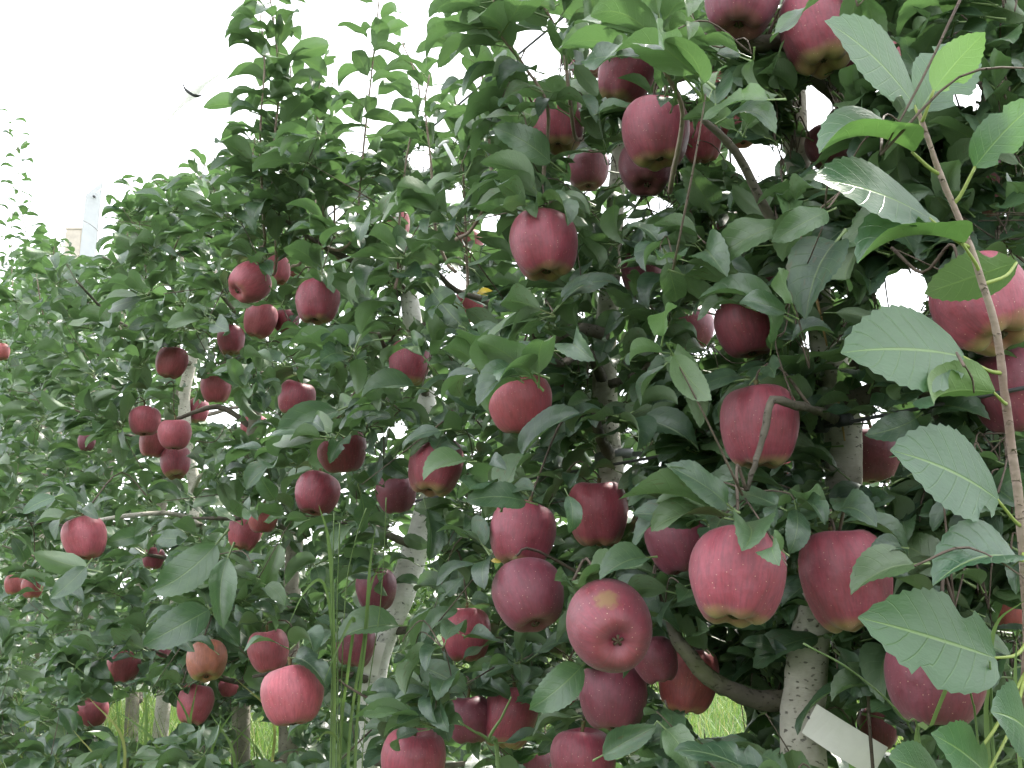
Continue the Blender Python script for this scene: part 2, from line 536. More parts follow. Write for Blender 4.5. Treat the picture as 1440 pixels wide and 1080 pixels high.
def leaf_mesh(name, geom, mat):
    V, UV, Fc = geom
    me = mesh_from(name, V, Fc, mat)
    l = me.uv_layers.new(name='leaf_uv')
    idx = np.empty(len(me.loops), dtype=np.int32)
    me.loops.foreach_get('vertex_index', idx)
    l.data.foreach_set('uv', UV[idx].astype(np.float32).ravel())
    return me
LM = {}
def leaf_me(v, hi, mat, bare=False):
    k = (v, hi, mat.name, bare)
    if k not in LM:
        V, UV, Fc = (LEAF_HI if hi else LEAF_LO)[v]
        if bare: V, UV, Fc = V[:-9], UV[:-9], Fc[:-6]
        LM[k] = leaf_mesh('leaf', (V, UV, Fc), mat)
    return LM[k]
# sample points on every variant, for the clearance tests
SAMP = []
for V, UV, Fc in LEAF_LO:
    ids = [5 * i + c for i in (0, 2, 4, 6, 8) for c in (0, 2, 4)]
    SAMP.append(V[ids])
SAMP = np.array(SAMP)

def leaf_matrix(base, d, nrm, length):
    d = np.asarray(d, float); d = d / (np.linalg.norm(d) + 1e-9)
    z = np.asarray(nrm, float); z = z - d * (z @ d)
    if np.linalg.norm(z) < 1e-3: z = np.array([d[1], -d[0], 0.1])
    z = z / np.linalg.norm(z)
    y = np.cross(z, d)
    m = np.eye(4)
    m[:3, 0] = d * length; m[:3, 1] = y * length; m[:3, 2] = z * length; m[:3, 3] = base
    return m

# ------------------------------------------------------------------ ground
G = 900
gm = mesh_from('ground', [(-G, -G, 0), (G, -G, 0), (G, G, 0), (-G, G, 0)], [(0, 1, 2, 3)], M_GROUND, False)
ground = obj('ground', gm); ground['kind'] = 'structure'

# ------------------------------------------------------------------ apples (px, py, width px, extra)
A = []
def ap(px, py, w, tilt=0, roll=0, vis=0.9, mat=None, label=None, Z=None, D=0.084, hs=1.0):
    A.append(dict(px=px, py=py, w=w, tilt=tilt, roll=roll, vis=vis, mat=mat or M_APPLE, label=label, Z=Z, D=D, hs=hs))
ap(1045, -2, 106, 5, 4, .8, M_DARK, 'dark red apple on the bare limb left of the highest whole apple')
ap(1148, 46, 106, 8, -6, .95, None, 'large red apple sitting right above the bare speckled trunk top')
ap(1236, 78, 78, 0, 10, .5, M_PINK, 'pinkish apple half hidden by a long shoot leaf near the bare trunk top')
ap(1196, 104, 62, 0, 0, .4, None, None, 1.22)
ap(1166, 207, 62, 0, 0, .6, M_DARK, None, 1.25)
ap(1372, 256, 100, 5, 0, .45, M_DARK, 'dark red apple behind the fan of broad leaves on the bare shoot')
ap(1384, 428, 134, 24, -8, .7, None, 'big red apple with green tinged base crossed by the long bare shoot')
ap(1428, 548, 118, 0, 0, .6, M_DARK, 'dark red apple tucked under the big apple crossed by the shoot')
ap(1050, 460, 92, 4, 4, .92, None, 'rounded pink red apple hanging level with the fork of the speckled trunk')
ap(972, 462, 66, 0, 0, .6, M_DARK, 'dark apple half hidden behind the rounded pink red apple by the fork')
ap(1068, 600, 112, 0, -4, .6, None, 'red apple behind the knobbly bent spur of the speckled trunk')
ap(1226, 640, 84, 0, 0, .75, M_DARK, 'deep crimson apple under the trellis wire beside the speckled trunk')
ap(1120, 655, 46, 0, 0, .4, M_PINK)
ap(952, 762, 88, 4, -8, .75, M_DARK, 'dark crimson apple squeezed against a larger red apple', 1.2)
ap(1037, 810, 134, 10, 3, .85, None, 'broad red apple with lobed base and a dark leaf across its shoulder')
ap(1190, 815, 126, 10, -2, .95, None, 'big red apple with lobed yellowish base in front of the speckled trunk')
ap(1318, 955, 138, 0, 4, .85, M_DARK, 'big dark red apple hanging under a broad serrated leaf')
ap(858, 882, 125, 72, -6, .98, M_RUSSET, 'glossy red apple with a tan russet scar, its calyx facing out')
ap(865, 980, 96, 2, 0, .92, M_DARK, 'deep red apple right below the apple with the russet scar')
ap(967, 955, 84, 0, 5, .7, M_ORANGE, 'orange red apple behind the thick low limb', 1.25)
ap(920, 928, 64, 0, -20, .7, M_DARK, 'dark apple wedged between the russet scarred apple and the orange red apple', 1.18)
ap(735, 752, 94, 12, 12, .9, None, 'red apple above a darker apple, a small yellow leaf between them')
ap(842, 722, 82, 0, 0, .7, M_PINK, 'pinkish red apple over the russet scarred apple, at the slim pale trunk')
ap(742, 838, 102, 18, -10, .88, M_DARK, 'dark crimson apple with dented base under a small yellow leaf')
ap(655, 892, 72, 0, -4, .6, M_PINK, 'pinkish red apple among leaves beside the dark crimson apple with dented base')
ap(660, 1012, 68, 0, -10, .65, M_DARK, 'dark red apple tucked behind the apple crossed by a grass stalk', 1.5)
ap(716, 1008, 78, 6, 6, .85, None, 'red apple crossed by a thin grass seed stalk')
ap(580, 1072, 92, 0, 0, .9, None, 'red apple below the white paper tag of the leaning trunk')
ap(820, 1072, 92, 0, 4, .8, None, 'red apple hanging lowest below the deep red apple and the russet one')
ap(755, 1084, 62, 0, 0, .5, M_DARK)
ap(733, 567, 92, 4, -3, .95, M_PINK, 'pinkish streaked red apple hanging left of the trunk with grey strap')
ap(612, 656, 78, 8, 2, .92, None, 'red apple right above the leaning white trunk')
ap(555, 694, 58, 0, -2, .7, M_DARK, None, 1.8)
ap(500, 906, 56, 0, 4, .7, M_DARK, None, 1.9)
ap(528, 828, 58, 0, 0, .5, M_DARK, None, 1.95)
ap(765, 345, 96, 10, -8, .88, None, 'large red apple under a leafy spur left of the slim pale trunk')
ap(783, 172, 76, 4, 0, .85, None, 'oval red apple with a small twig across its middle')
ap(827, 238, 62, 6, -8, .85, M_DARK, 'dark red apple touching the slim pale trunk high up')
ap(923, 187, 94, 10, -14, .95, None, 'long smooth red apple with pale bloom in front of another apple')
ap(911, 236, 78, 8, 6, .7, M_DARK, 'dark red apple hidden behind the long smooth apple with pale bloom', 1.4)
ap(880, 105, 80, 0, 8, .75, None, 'red apple above the long smooth apple with pale bloom')
ap(826, 82, 58, 0, 0, .65, M_DARK, 'dark red apple above the oval apple crossed by a twig')
ap(905, 384, 64, 0, 0, .7, M_DARK, 'dark red apple beyond the slim pale trunk, half way up it', 1.6)
ap(1020, 122, 48, 0, 0, .4, M_ORANGE, None, 1.5)
ap(1042, 180, 56, 0, 0, .4, M_ORANGE, None, 1.4)
ap(985, 200, 56, 0, 0, .5, M_PINK, None, 1.4)
ap(990, 292, 48, 0, 0, .4, M_DARK, None, 1.5)
ap(1032, 325, 52, 0, 0, .4, M_DARK, None, 1.5)
ap(662, 430, 46, 0, 0, .6, M_PINK, None, 2.2)
ap(660, 344, 42, 0, 0, .35, M_ORANGE, None, 2.2)
ap(577, 510, 56, 0, 4, .75, None, 'red apple in the leaves next to the pinkish streaked apple', 1.9)
ap(480, 632, 72, 0, -4, .8, None, 'red apple just above a slightly smaller apple in mid row')
ap(445, 694, 64, 4, 4, .9, None, 'round red apple just below another in mid row')
ap(415, 560, 52, 0, 0, .65, None, None, 2.1)
ap(356, 600, 36, 0, 0, .6, M_PINK)
ap(447, 424, 62, 0, 0, .8, None, 'red apple under a leafy shoot, a cluster of pinker apples beside it')
ap(350, 398, 58, 40, 35, .97, M_PINK, 'pink red apple with its calyx turned sideways high in the row')
ap(390, 380, 36, 0, 0, .7, M_PINK, None, 2.4)
ap(417, 376, 28, 0, 0, .5, M_PINK, None, 2.6)
ap(366, 450, 48, 0, 10, .8, M_PINK, 'haze-paled pink apple right below the apple with calyx turned sideways')
ap(402, 452, 36, 0, 0, .5, None, None, 2.5)
ap(325, 478, 38, 0, 0, .6, None, None, 2.6)
ap(242, 510, 44, 0, 8, .85, M_PINK)
ap(304, 545, 43, 0, -6, .92, M_PINK, 'haze-paled pink apple hanging alone against a bright gap')
ap(278, 577, 32, 0, 0, .8, None)
ap(203, 592, 44, 0, 0, .75, M_PINK)
ap(216, 622, 40, 0, 0, .6, M_PINK, None, 2.9)
ap(246, 611, 46, 6, 0, .95, M_PINK, 'small round pink apple in front of a thin grey trunk')
ap(247, 650, 42, 0, 0, .8, None, None, 2.9)
ap(118, 757, 60, 0, -4, .85, M_PINK, 'pink red apple below the bare grey curved twig')
ap(216, 785, 30, 0, 0, .8, None, None, 2.9)
ap(346, 747, 46, 2, 6, .85, M_PINK)
ap(370, 730, 42, 0, 0, .4, M_ORANGE, None, 2.3)
ap(174, 935, 44, 0, 0, .8, M_PINK)
ap(290, 930, 56, 30, -6, .85, M_GREENISH, 'yellowish green apple flushed red with dark calyx showing')
ap(275, 990, 50, 0, 0, .85, M_PINK, 'speckled red apple right below the yellowish green apple')
ap(132, 1000, 42, -25, 0, .95, M_PINK, 'round apple with visible stalk dent hanging lowest down the row')
ap(378, 915, 58, 0, 6, .75, M_PINK, 'haze-paled pink apple just above the round one with the scuffed stripe')
ap(410, 978, 88, 14, -4, .97, M_PINK, 'round bright pink red apple with scuffed stripe above the tall grass')
ap(322, 966, 28, 0, 0, .6, M_PINK, None, 2.6)
ap(228, 913, 24, 0, 0, .6, M_DARK, None, 3.2)
ap(2, 495, 24, 0, 0, .8, M_ORANGE)
ap(20, 822, 26, 0, 0, .6, M_ORANGE, None, 3.6)
ap(46, 826, 30, 0, 0, .6, M_ORANGE, None, 3.4)
ap(122, 622, 24, 0, 0, .6, M_DARK, None, 3.6)
ap(797, 484, 36, 0, 0, .6, M_DARK, None, 1.75)
ap(1418, 858, 56, 0, 0, .6, M_ORANGE, None, 1.2)
ap(1235, 1022, 58, 0, 0, .6, M_DARK, 'dark red apple behind the white label strip and the thin dead stalk', 1.25)
ap(1092, 384, 52, 0, 0, .5, M_DARK, None, 1.3)
ap(1257, 322, 52, 0, 0, .4, M_DARK, None, 1.2)
ap(800, 966, 48, 0, 0, .5, M_ORANGE, None, 1.5)
ap(790, 545, 46, 0, 0, .3, M_DARK, None, 1.6)
ap(560, 314, 34, 0, 0, .4, M_ORANGE, None, 2.4)

def apple_geom(seed, hs, lobes):
    prof = [(0, .27), (.045, .30), (.11, .40), (.20, .468), (.31, .462), (.41, .39), (.475, .26), (.5, .10), (.485, -.07), (.44, -.23),
            (.375, -.365), (.295, -.455), (.215, -.485), (.14, -.462), (.08, -.42), (.035, -.40), (0, -.398)]
    pr = catmull(prof, 2)
    r = np.random.default_rng(seed)
    seg = 36
    ph = r.uniform(0, 6.28); lop = r.normal(0, .03, 4)
    V, Fc = [], []
    for j, (rad, z) in enumerate(pr):
        if j in (0, len(pr) - 1):
            V.append((0, 0, z * hs)); continue
        low = max(0, min(1, (0.05 - z) / 0.45)); low = low * low * (3 - 2 * low)
        hi_ = max(0, min(1, (z - .2) / .25))
        for k in range(seg):
            a = 2 * math.pi * k / seg
            lb = math.cos(5 * a + ph)
            lobes_ = lobes * .7
            rr = rad * (1 + lobes_ * (0.055 * low + 0.02 * hi_) * lb + lop[0] * math.cos(a + 1) + lop[1] * math.cos(2 * a) * .7)
            zz = z + lobes_ * (-0.030) * lb * low * min(1, rad / .2) + 0.018 * hi_ * math.cos(2 * a + ph) + lop[2] * rad * math.cos(a)
            V.append((rr * math.cos(a), rr * math.sin(a), zz * hs))
    n = len(pr)
    def vid(j, k): return 0 if j == 0 else (len(V) - 1 if j == n - 1 else 1 + (j - 1) * seg + k % seg)
    for j in range(n - 1):
        for k in range(seg):
            q = [vid(j, k), vid(j + 1, k), vid(j + 1, k + 1), vid(j, k + 1)]
            q = list(dict.fromkeys(q))
            Fc.append(tuple(q))
    return V, Fc
APG = [apple_geom(1, 0.98, 1.0), apple_geom(2, 1.06, 1.2), apple_geom(3, 0.93, 0.7), apple_geom(4, 1.02, 1.0)]
APG.insert(4, apple_geom(5, .90, .4)); APG.insert(5, apple_geom(6, 1.10, 1.2)); APG.append(apple_geom(9, .96, .22))
ROUND = (410, 350, 246, 445, 132, 1050)
APM = {}
def apple_me(v, mat):
    k = (v, mat.name)
    if k not in APM: APM[k] = mesh_from('fruit', *APG[v], mat)
    return APM[k]
sb = Bag(); sb.tube(catmull([(0, 0, .26), (.01, .005, .42), (.045, .02, .60)], 3), np.linspace(.024, .034, 7), 6, .1)
STALK_ME = mesh_from('stalk', sb.V, sb.F, M_STALK)
cb = Bag()
for k in range(5):
    a = k * 1.2566
    cb.tube([(0.055 * math.cos(a), .055 * math.sin(a), -.415), (0.03 * math.cos(a), .03 * math.sin(a), -.44), (0.004 * math.cos(a), .004 * math.sin(a), -.452)], [.020, .014, .005], 5)
CALYX_ME = mesh_from('calyx', cb.V, cb.F, M_CALYX)

for i, a in enumerate(A):
    if a['tilt'] < 20: a['tilt'] += rng.normal(0, 6)
    if a['mat'] is not M_RUSSET: a['roll'] += rng.normal(0, 7)
    if a['px'] < 430 and a['mat'] is M_PINK: a['mat'] = M_PINK_HAZED  # pink apples on the left take the copy with bleaching light in its colour
    Z = a['Z'] or F * a['D'] / a['w']
    a['Z'] = Z
    a['r'] = a['w'] * Z / F / 2
    a['c'] = P(a['px'], a['py'], Z)
    ax = np.array([0, 0, 1.0]) * math.cos(R(a['tilt'])) + np.array([0, 1.0, 0]) * math.sin(R(a['tilt'])) + RIGHT * math.sin(R(a['roll'])) * 0.9
    a['ax'] = ax / np.linalg.norm(ax)
    # the mesh's -Y side faces the camera, so marks on it can be placed
    xax = np.cross(np.array([0, 1.0, 0]), a['ax']); xax /= np.linalg.norm(xax)
    yax = np.cross(a['ax'], xax)
    if a['mat'] is not M_RUSSET:
        t = rng.uniform(0, 6.28)
        xax, yax = xax * math.cos(t) + yax * math.sin(t), yax * math.cos(t) - xax * math.sin(t)
    m = np.eye(4); s = 2 * a['r']
    m[:3, 0] = xax * s; m[:3, 1] = yax * s; m[:3, 2] = a['ax'] * s; m[:3, 3] = a['c']
    a['m'] = m
    a['top'] = (m @ np.array([.045, .02, .60, 1]))[:3]
AC = np.array([a['c'] for a in A]); AR = np.array([a['r'] for a in A]); AZ = np.array([a['Z'] for a in A])
APX = np.array([(a['px'], a['py'], a['w'] / 2) for a in A]); AV = np.array([min(.97, a['vis'] + (.2 if a['vis'] < .85 and a['px'] > 1000 else .08 if a['vis'] < .9 else 0.0)) for a in A])

# ------------------------------------------------------------------ trees: where the trunks stand
def row_Z(px): return 1.1275 / ((px - 720) / F + 0.65)
def row_at(Z):
    """point on the row axis at horizontal distance Z"""
    return np.array([1.1275 - 0.65 * Z, Z / cp, 0.0])

TOPX = [-300, 0, 60, 95, 120, 150, 165, 230, 300, 345, 440, 490, 560, 620, 680, 720, 775, 800, 830, 3000]
TOPY = [370, 372, 338, 372, 372, 372, 285, 262, 248, 190, 170, 190, 195, 195, 160, 128, 100, 10, -3000, -3000]
def ytop(px): return np.interp(px, TOPX, TOPY)
TREES = []
def tree(Z, pxtrunk=None, white=False, label='', group=None, zmax=3.2, nodes=150, front=0.42, phrase='', r0=0.022):
    b = row_at(Z)
    if pxtrunk:
        pts = [PY(x, y, b[1]) for x, y, wd in pxtrunk]
        rad = [wd * (b[1] * cp) / F / 2 for x, y, wd in pxtrunk]
        last = pts[-1]
        pts.append(np.array([last[0] + 0.01, last[1], max(0.12, last[2] * 0.45)])); rad.append(rad[-1] * 1.12)
        pts.append(np.array([last[0] + 0.015, last[1], -0.03])); rad.append(rad[-1] * 1.3)
        top = pts[0]
        extra = []
        zt = top[2]
        while zt < zmax - 0.3:
            zt += 0.3
            extra.append((np.array([top[0] + 0.02 * rng.normal(), top[1] + 0.02 * rng.normal(), zt]), max(0.006, rad[0] * (1 - (zt - top[2]) / (zmax - top[2] + .2)))))
        for p, r in extra:
            pts.insert(0, p); rad.insert(0, r)
        pts, rad = pts[::-1], rad[::-1]
    else:
        zs = np.linspace(-0.03, zmax - 0.2, 9)
        lean = rng.normal(0, .02, 2)
        pts = [np.array([b[0] + lean[0] * z + .02 * rng.normal() * (z > 0), b[1] + lean[1] * z + .02 * rng.normal() * (z > 0), z]) for z in zs]
        rad = list(r0 * np.linspace(1.25, .28, 9))
    path = catmull(pts, 4)
    prad = catmull(np.array(rad)[:, None], 4)[:, 0].clip(.004)
    tx, ty, tz = project(path)
    keep = (ty > np.interp(tx, TOPX, TOPY) + 45) | (path[:, 2] < 1.2)
    cut = len(path) if keep.all() else max(6, int(np.argmin(keep)))
    path, prad = path[:cut], prad[:cut]
    prad = np.minimum(prad, np.linspace(1, 0, len(prad)) * prad.max() * 3 + .003)
    TREES.append(dict(b=np.array([pts[0][0], pts[0][1], 0.0]), path=path, rad=prad, white=white, label=label, group=group, zmax=zmax,
                      nodes=nodes, front=front, phrase=phrase, br=[], stalks=[], ends=[], twigs=Bag(), leaves=[], shoots=[], Z=Z))
    return TREES[-1]

tree(0.84, None, label='apple tree at the frame edge bearing the long bare-stemmed shoot of broad leaves', zmax=2.7, nodes=90, phrase='beside the long bare-stemmed shoot')
tree(1.17, [(1116, 20, 30), (1118, 130, 34), (1123, 235, 38), (1146, 400, 42), (1170, 520, 50), (1184, 600, 54), (1186, 690, 52), (1166, 780, 52), (1142, 880, 54), (1132, 970, 58), (1130, 1080, 62)],
     label='apple tree with thick speckled grey trunk carrying the white label strip', zmax=2.8, nodes=150, phrase='around the thick speckled trunk')
tree(1.51, [(872, 150, 24), (866, 280, 27), (858, 400, 31), (850, 490, 35), (853, 600, 37), (860, 680, 37), (846, 780, 38), (834, 920, 40), (830, 1080, 42)],
     label='apple tree with slim pale trunk and a grey strap tied round it', zmax=3.0, nodes=170, phrase='around the slim pale trunk with grey strap')
tree(2.07, [(556, 260, 20), (570, 380, 26), (580, 450, 28), (604, 590, 30), (606, 680, 34), (590, 750, 36), (566, 830, 40), (540, 890, 40), (524, 960, 36), (516, 1070, 36)], white=True,
     label='apple tree with smooth white trunk leaning sideways', zmax=3.1, nodes=190, phrase='around the leaning white trunk')
tree(2.56, [(425, 560, 20), (418, 700, 22), (412, 800, 24), (408, 900, 25), (405, 1060, 26)],
     label='slender apple tree next down the row from the leaning white trunk', zmax=3.2, nodes=190, front=.5, phrase='next to the leaning white trunk')
tree(2.94, [(352, 640, 19), (346, 800, 22), (341, 950, 24), (338, 1060, 25)],
     label='apple tree whose straight grey trunk foot stands in bright grass', zmax=3.3, nodes=190, front=.58, phrase='above the trunk foot in bright grass')
tree(3.47, [(288, 450, 14), (272, 500, 16), (259, 560, 17), (264, 640, 18), (274, 690, 18), (262, 780, 19), (240, 900, 20), (225, 1040, 21)],
     label='apple tree with thin crooked grey trunk behind small pink apples', zmax=3.4, nodes=190, front=.62, phrase='around the thin crooked grey trunk')
FARL = 'apple tree in the leafy run of row beside the white post'
z = 4.04
while z < 8.3:
    tree(z, None, label=FARL, group='far apple trees of the row', zmax=3.5 + .05 * z, nodes=max(70, int(190 - 22 * (z - 3.5))), front=.62, phrase='beside the white post', r0=.024)
    z += 0.52

# branches -----------------------------------------------------------------
def add_branch(T, pts, rads, mat=None, name='branch', sides=8, wob=.07):
    path = catmull(pts, 4)
    rad = catmull(np.array(rads, float)[:, None], 4)[:, 0].clip(.0012)
    T['br'].append(dict(path=path, rad=rad, mat=mat or M_BRANCH, name=name, sides=sides, wob=wob))

def trunk_pt(T, z):
    i = np.argmin(np.abs(T['path'][:, 2] - z))
    return T['path'][i], T['rad'][i]

for ti, T in enumerate(TREES):
    nb = 4 if ti == 0 else 9 if ti < 3 else 14 if ti < 7 else 9
    for k in range(nb):
        zb = 0.5 + (T['zmax'] - 1.0) * (k + rng.uniform(.1, .9)) / nb
        p, r = trunk_pt(T, zb)
        s = 1 if k % 2 else -1
        if ti < 3: s = -.6 if k % 3 else .25
        d = ALONG * rng.normal(0, .8) + ALLEY * (s * .8 + .25)
        d /= np.linalg.norm(d)
        L = (.6 if ti < 3 else 1) * rng.uniform(.28, .46) * (1 if zb < 2 else .7) * (1.25 if (T['front'] > .5 and s > 0) else 1)
        up = rng.uniform(-.05, .25)
        pts = [p - d * r * .3]
        for f in (.3, .65, 1.0):
            pts.append(p + d * L * f + np.array([0, 0, up * L * f + .02 * rng.normal()]) + ALONG * .025 * rng.normal())
        r1 = min(.008, r * .5)
        add_branch(T, pts, [r1 * 1.15, r1, r1 * .7, r1 * .35])

# limbs that can be seen in the photograph
T0, T1, T2, T3, T4, T5, T6 = TREES[:7]
add_branch(T1, [P(1180, 592, 1.15), P(1150, 578, 1.05), P(1118, 570, .975), P(1086, 563, .955), P(1077, 598, .95), P(1064, 645, .945), P(1050, 690, .945)], [.006, .005, .0045, .004, .0035, .003, .0022], wob=.22)
add_branch(T1, [P(1190, 570, 1.17), P(1225, 552, 1.16), P(1285, 540, 1.14), P(1322, 572, 1.12), P(1350, 606, 1.1), P(1410, 590, 1.08)], [.014, .011, .010, .013, .010, .008], wob=.12)
add_branch(T1, [P(1128, 985, 1.17), P(1070, 985, 1.15), P(1010, 962, 1.13), P(960, 912, 1.13), P(940, 872, 1.15), P(915, 835, 1.18)], [.013, .011, .010, .008, .005, .0025], wob=.16)
add_branch(T1, [P(1120, 60, 1.17), P(1060, 62, 1.15), P(1000, 60, 1.13), P(950, 30, 1.1)], [.011, .010, .008, .005])
add_branch(T1, [P(1130, 100, 1.17), P(1165, 125, 1.2), P(1190, 165, 1.25)], [.009, .008, .005])
add_branch(T1, [P(1150, 420, 1.17), P(1085, 310, 1.1), P(1035, 215, 1.05), P(985, 165, 1.02)], [.006, .0055, .0045, .003])
add_branch(T2, [P(852, 470, 1.51), P(815, 462, 1.47), P(785, 472, 1.42), P(768, 492, 1.4)], [.010, .009, .008, .004])
add_branch(T2, [P(860, 540, 1.51), P(890, 530, 1.45), P(925, 500, 1.40), P(940, 470, 1.38)], [.007, .006, .0045, .003])
add_branch(T2, [P(858, 640, 1.51), P(842, 610, 1.42), P(836, 575, 1.38)], [.009, .008, .005])
add_branch(T3, [P(590, 460, 2.07), P(690, 432, 1.8), P(640, 408, 1.7), P(605, 372, 1.62)], [.008, .006, .005, .003])
add_branch(T6, [P(300, 752, 3.0), P(275, 735, 2.75), P(240, 722, 2.6), P(180, 725, 2.5), P(120, 735, 2.45)], [.010, .008, .0065, .0055, .004], M_BARK)
add_branch(T6, [P(272, 690, 3.47), P(282, 670, 3.3), P(305, 664, 3.1)], [.010, .008, .006], M_BARK)

# ------------------------------------------------------------------ where foliage may be
GAPS = [(1148, 150, 20, 42), (1062, 228, 34, 28), (1268, 412, 38, 34), (1356, 132, 26, 20), (312, 582, 26, 12), (762, 84, 26, 26),
        (1146, 478, 12, 16), (640, 395, 14, 18), (690, 312, 10, 12), (925, 290, 10, 10), (1005, 1005, 42, 34), (370, 1040, 34, 26), (1300, 500, 10, 10),
        (200, 1010, 60, 30), (965, 120, 8, 10), (560, 605, 10, 10), (1000, 455, 9, 22), (600, 560, 12, 8), (505, 205, 16, 14), (590, 225, 16, 12),
        (640, 275, 12, 10), (470, 300, 8, 10)]
TRK = [(1120, 180, 22, 55, 1.1, .97), (1156, 440, 24, 45, 1.1, .95), (1185, 560, 28, 60, 1.1, .92), (1187, 660, 28, 50, 1.1, .8), (1138, 915, 28, 60, 1.1, .95), (864, 265, 18, 65, 1.45, .97),
       (854, 380, 16, 40, 1.45, .6), (852, 490, 20, 75, 1.45, .97), (858, 640, 20, 45, 1.45, .95), (575, 790, 30, 70, 2.0, .98), (545, 880, 24, 30, 2.0, .95), (580, 435, 16, 26, 2.0, .9), (411, 805, 14, 36, 2.5, .95),
       (340, 1030, 15, 42, 2.9, .95), (262, 540, 12, 45, 3.4, .93), (268, 655, 11, 32, 3.4, .93), (1060, 970, 60, 26, 1.1, .9), (975, 920, 26, 26, 1.1, .8), (240, 725, 60, 13, 2.5, .93),
       (1195, 1040, 58, 42, 1.05, 1.0), (526, 925, 18, 30, 1.9, .99), (1070, 610, 34, 60, .95, .8), (1250, 548, 50, 16, 1.05, .85), (1330, 585, 60, 26, 1.05, .8), (632, 212, 14, 22, 1.65, .97),
       (40, 960, 14, 70, 5.5, .8), (200, 1000, 12, 40, 3.6, .8), (870, 628, 24, 10, 1.4, .97), (1060, 270, 26, 50, 1.0, .7), (1265, 598, 70, 16, 1.06, .98), (1235, 600, 20, 14, 1.06, .99)]
def px_ok(px, py):
    ok = py > ytop(px)
    for gx, gy, ga, gb in GAPS:
        ok &= ((px - gx) / ga) ** 2 + ((py - gy) / gb) ** 2 > 1
    return ok

APV = np.c_[APX, AZ][AV >= .6]; GPA = np.array(GAPS, float); TKA = np.array(TRK, float)
LEAVES = []       # dict(m, v, tree, mat)
def cand_leaf(T, base, d, nrm, L, v, mat=M_LEAF, free=False):
    LEAVES.append((leaf_matrix(base, d, nrm, L), v, T, mat, free))

UP = np.array([0, 0, 1.0])
def rosette(T, p, n, L0=.068, spread=1.0, toward=None):
    a0 = rng.uniform(0, 6.28)
    out = (ALLEY if toward is None else toward)
    for k in range(n):
        a = a0 + k * 2.4 + rng.normal(0, .3)
        d = np.array([math.cos(a), math.sin(a), 0]) * spread + out * .45 + UP * rng.uniform(-.65, .75)
        nn = UP * .75 + ALLEY * rng.uniform(.1, .8) + rng.normal(0, .33, 3)
        cand_leaf(T, p + rng.normal(0, .004, 3), d, nn, L0 * rng.uniform(.70, 1.25), int(rng.integers(0, 10)))

def attach(T, p, r0=.0009, r1=.0006, lift=.02):
    """a twig from the nearest limb of the tree to the point p"""
    best, alts = None, []
    for b in T['br']:
        q = b['path'][3:]
        dd = np.linalg.norm(q - p, axis=1) + np.maximum(0, q[:, 2] - p[2]) * .3
        i = int(np.argmin(dd))
        one = (dd[i], q[i], b['rad'][min(i + 3, len(b['rad']) - 1)])
        alts.append(one)
        if best is None or dd[i] < best[0]: best = one
    if T['ends']:
        q = np.array(T['ends']); dd = np.linalg.norm(q - p, axis=1) * 1.25
        i = int(np.argmin(dd))
        for i in np.argsort(dd)[:4]: alts.append((dd[i], q[i], .0022))
    T['ends'].append(np.asarray(p))
    q = T['path']; dd = np.linalg.norm(q - p, axis=1)
    i = int(np.argmin(dd))
    if dd[i] < best[0]: best = (dd[i], q[i], T['rad'][i])
    cands = [(dd_[0], dd_[1], dd_[2]) for dd_ in sorted(alts + [best], key=lambda q_: q_[0])[:7]]
    pick = None
    for _, a, ra in cands:
        L = np.linalg.norm(p - a)
        for lf in (1, -.5, 2.2):
            mid = (a + p) / 2 + UP * (lift + .08 * L) * lf + rng.normal(0, .05 * L, 3) + FWD * .15 * L
            pre = p + UP * min(lift * .5, .02) * (1 if lift > 0 else 0) + (a - p) * .1
            path = catmull([a, mid, pre, p], 4)
            x, y, zc = project(path[:-2])
            x, y, zc = x[:, None], y[:, None], zc[:, None]
            c = ((((x - APV[:, 0]) ** 2 + (y - APV[:, 1]) ** 2 < (APV[:, 2] * .95) ** 2) & (zc < APV[:, 3] + .01)).sum()
                 + (((x - GPA[:, 0]) / GPA[:, 2]) ** 2 + ((y - GPA[:, 1]) / GPA[:, 3]) ** 2 < 1).sum() * .5
                 + ((((x - TKA[:, 0]) / TKA[:, 2]) ** 2 + ((y - TKA[:, 1]) / TKA[:, 3]) ** 2 < 1) & (zc < TKA[:, 4])).sum() * .4) + L * 3
            if pick is None or c < pick[0]: pick = (c, path, ra, L)
        if pick[0] < .8: break
    c, path, ra, L = pick
    if lift < .025:
        if L > .15: path = catmull([p + (path[0] - p) * (.14 / L) + FWD * .03, p + (path[0] - p) * (.06 / L) + FWD * .005, p], 3)
        x, y, zc = [q_[:, None] for q_ in project(path)]
        if ((((x - TKA[:, 0]) / TKA[:, 2]) ** 2 + ((y - TKA[:, 1]) / TKA[:, 3]) ** 2 < 1.2) & (zc < TKA[:, 4] * 1.1)).any(): return
        if ((((x - APV[:, 0]) ** 2 + (y - APV[:, 1]) ** 2 < (APV[:, 2] * .95) ** 2) & (zc < APV[:, 3] + .01))).any(): return
    r0 = min(ra * .8, r0 + .001 * L)
    T['twigs'].tube(path, np.linspace(max(r0, r1), r1, len(path)) * rng.uniform(.85, 1.2, len(path)), 5)

def near_tree(p):
    return min(TREES, key=lambda T: np.linalg.norm((T['b'] - p)[:2]))

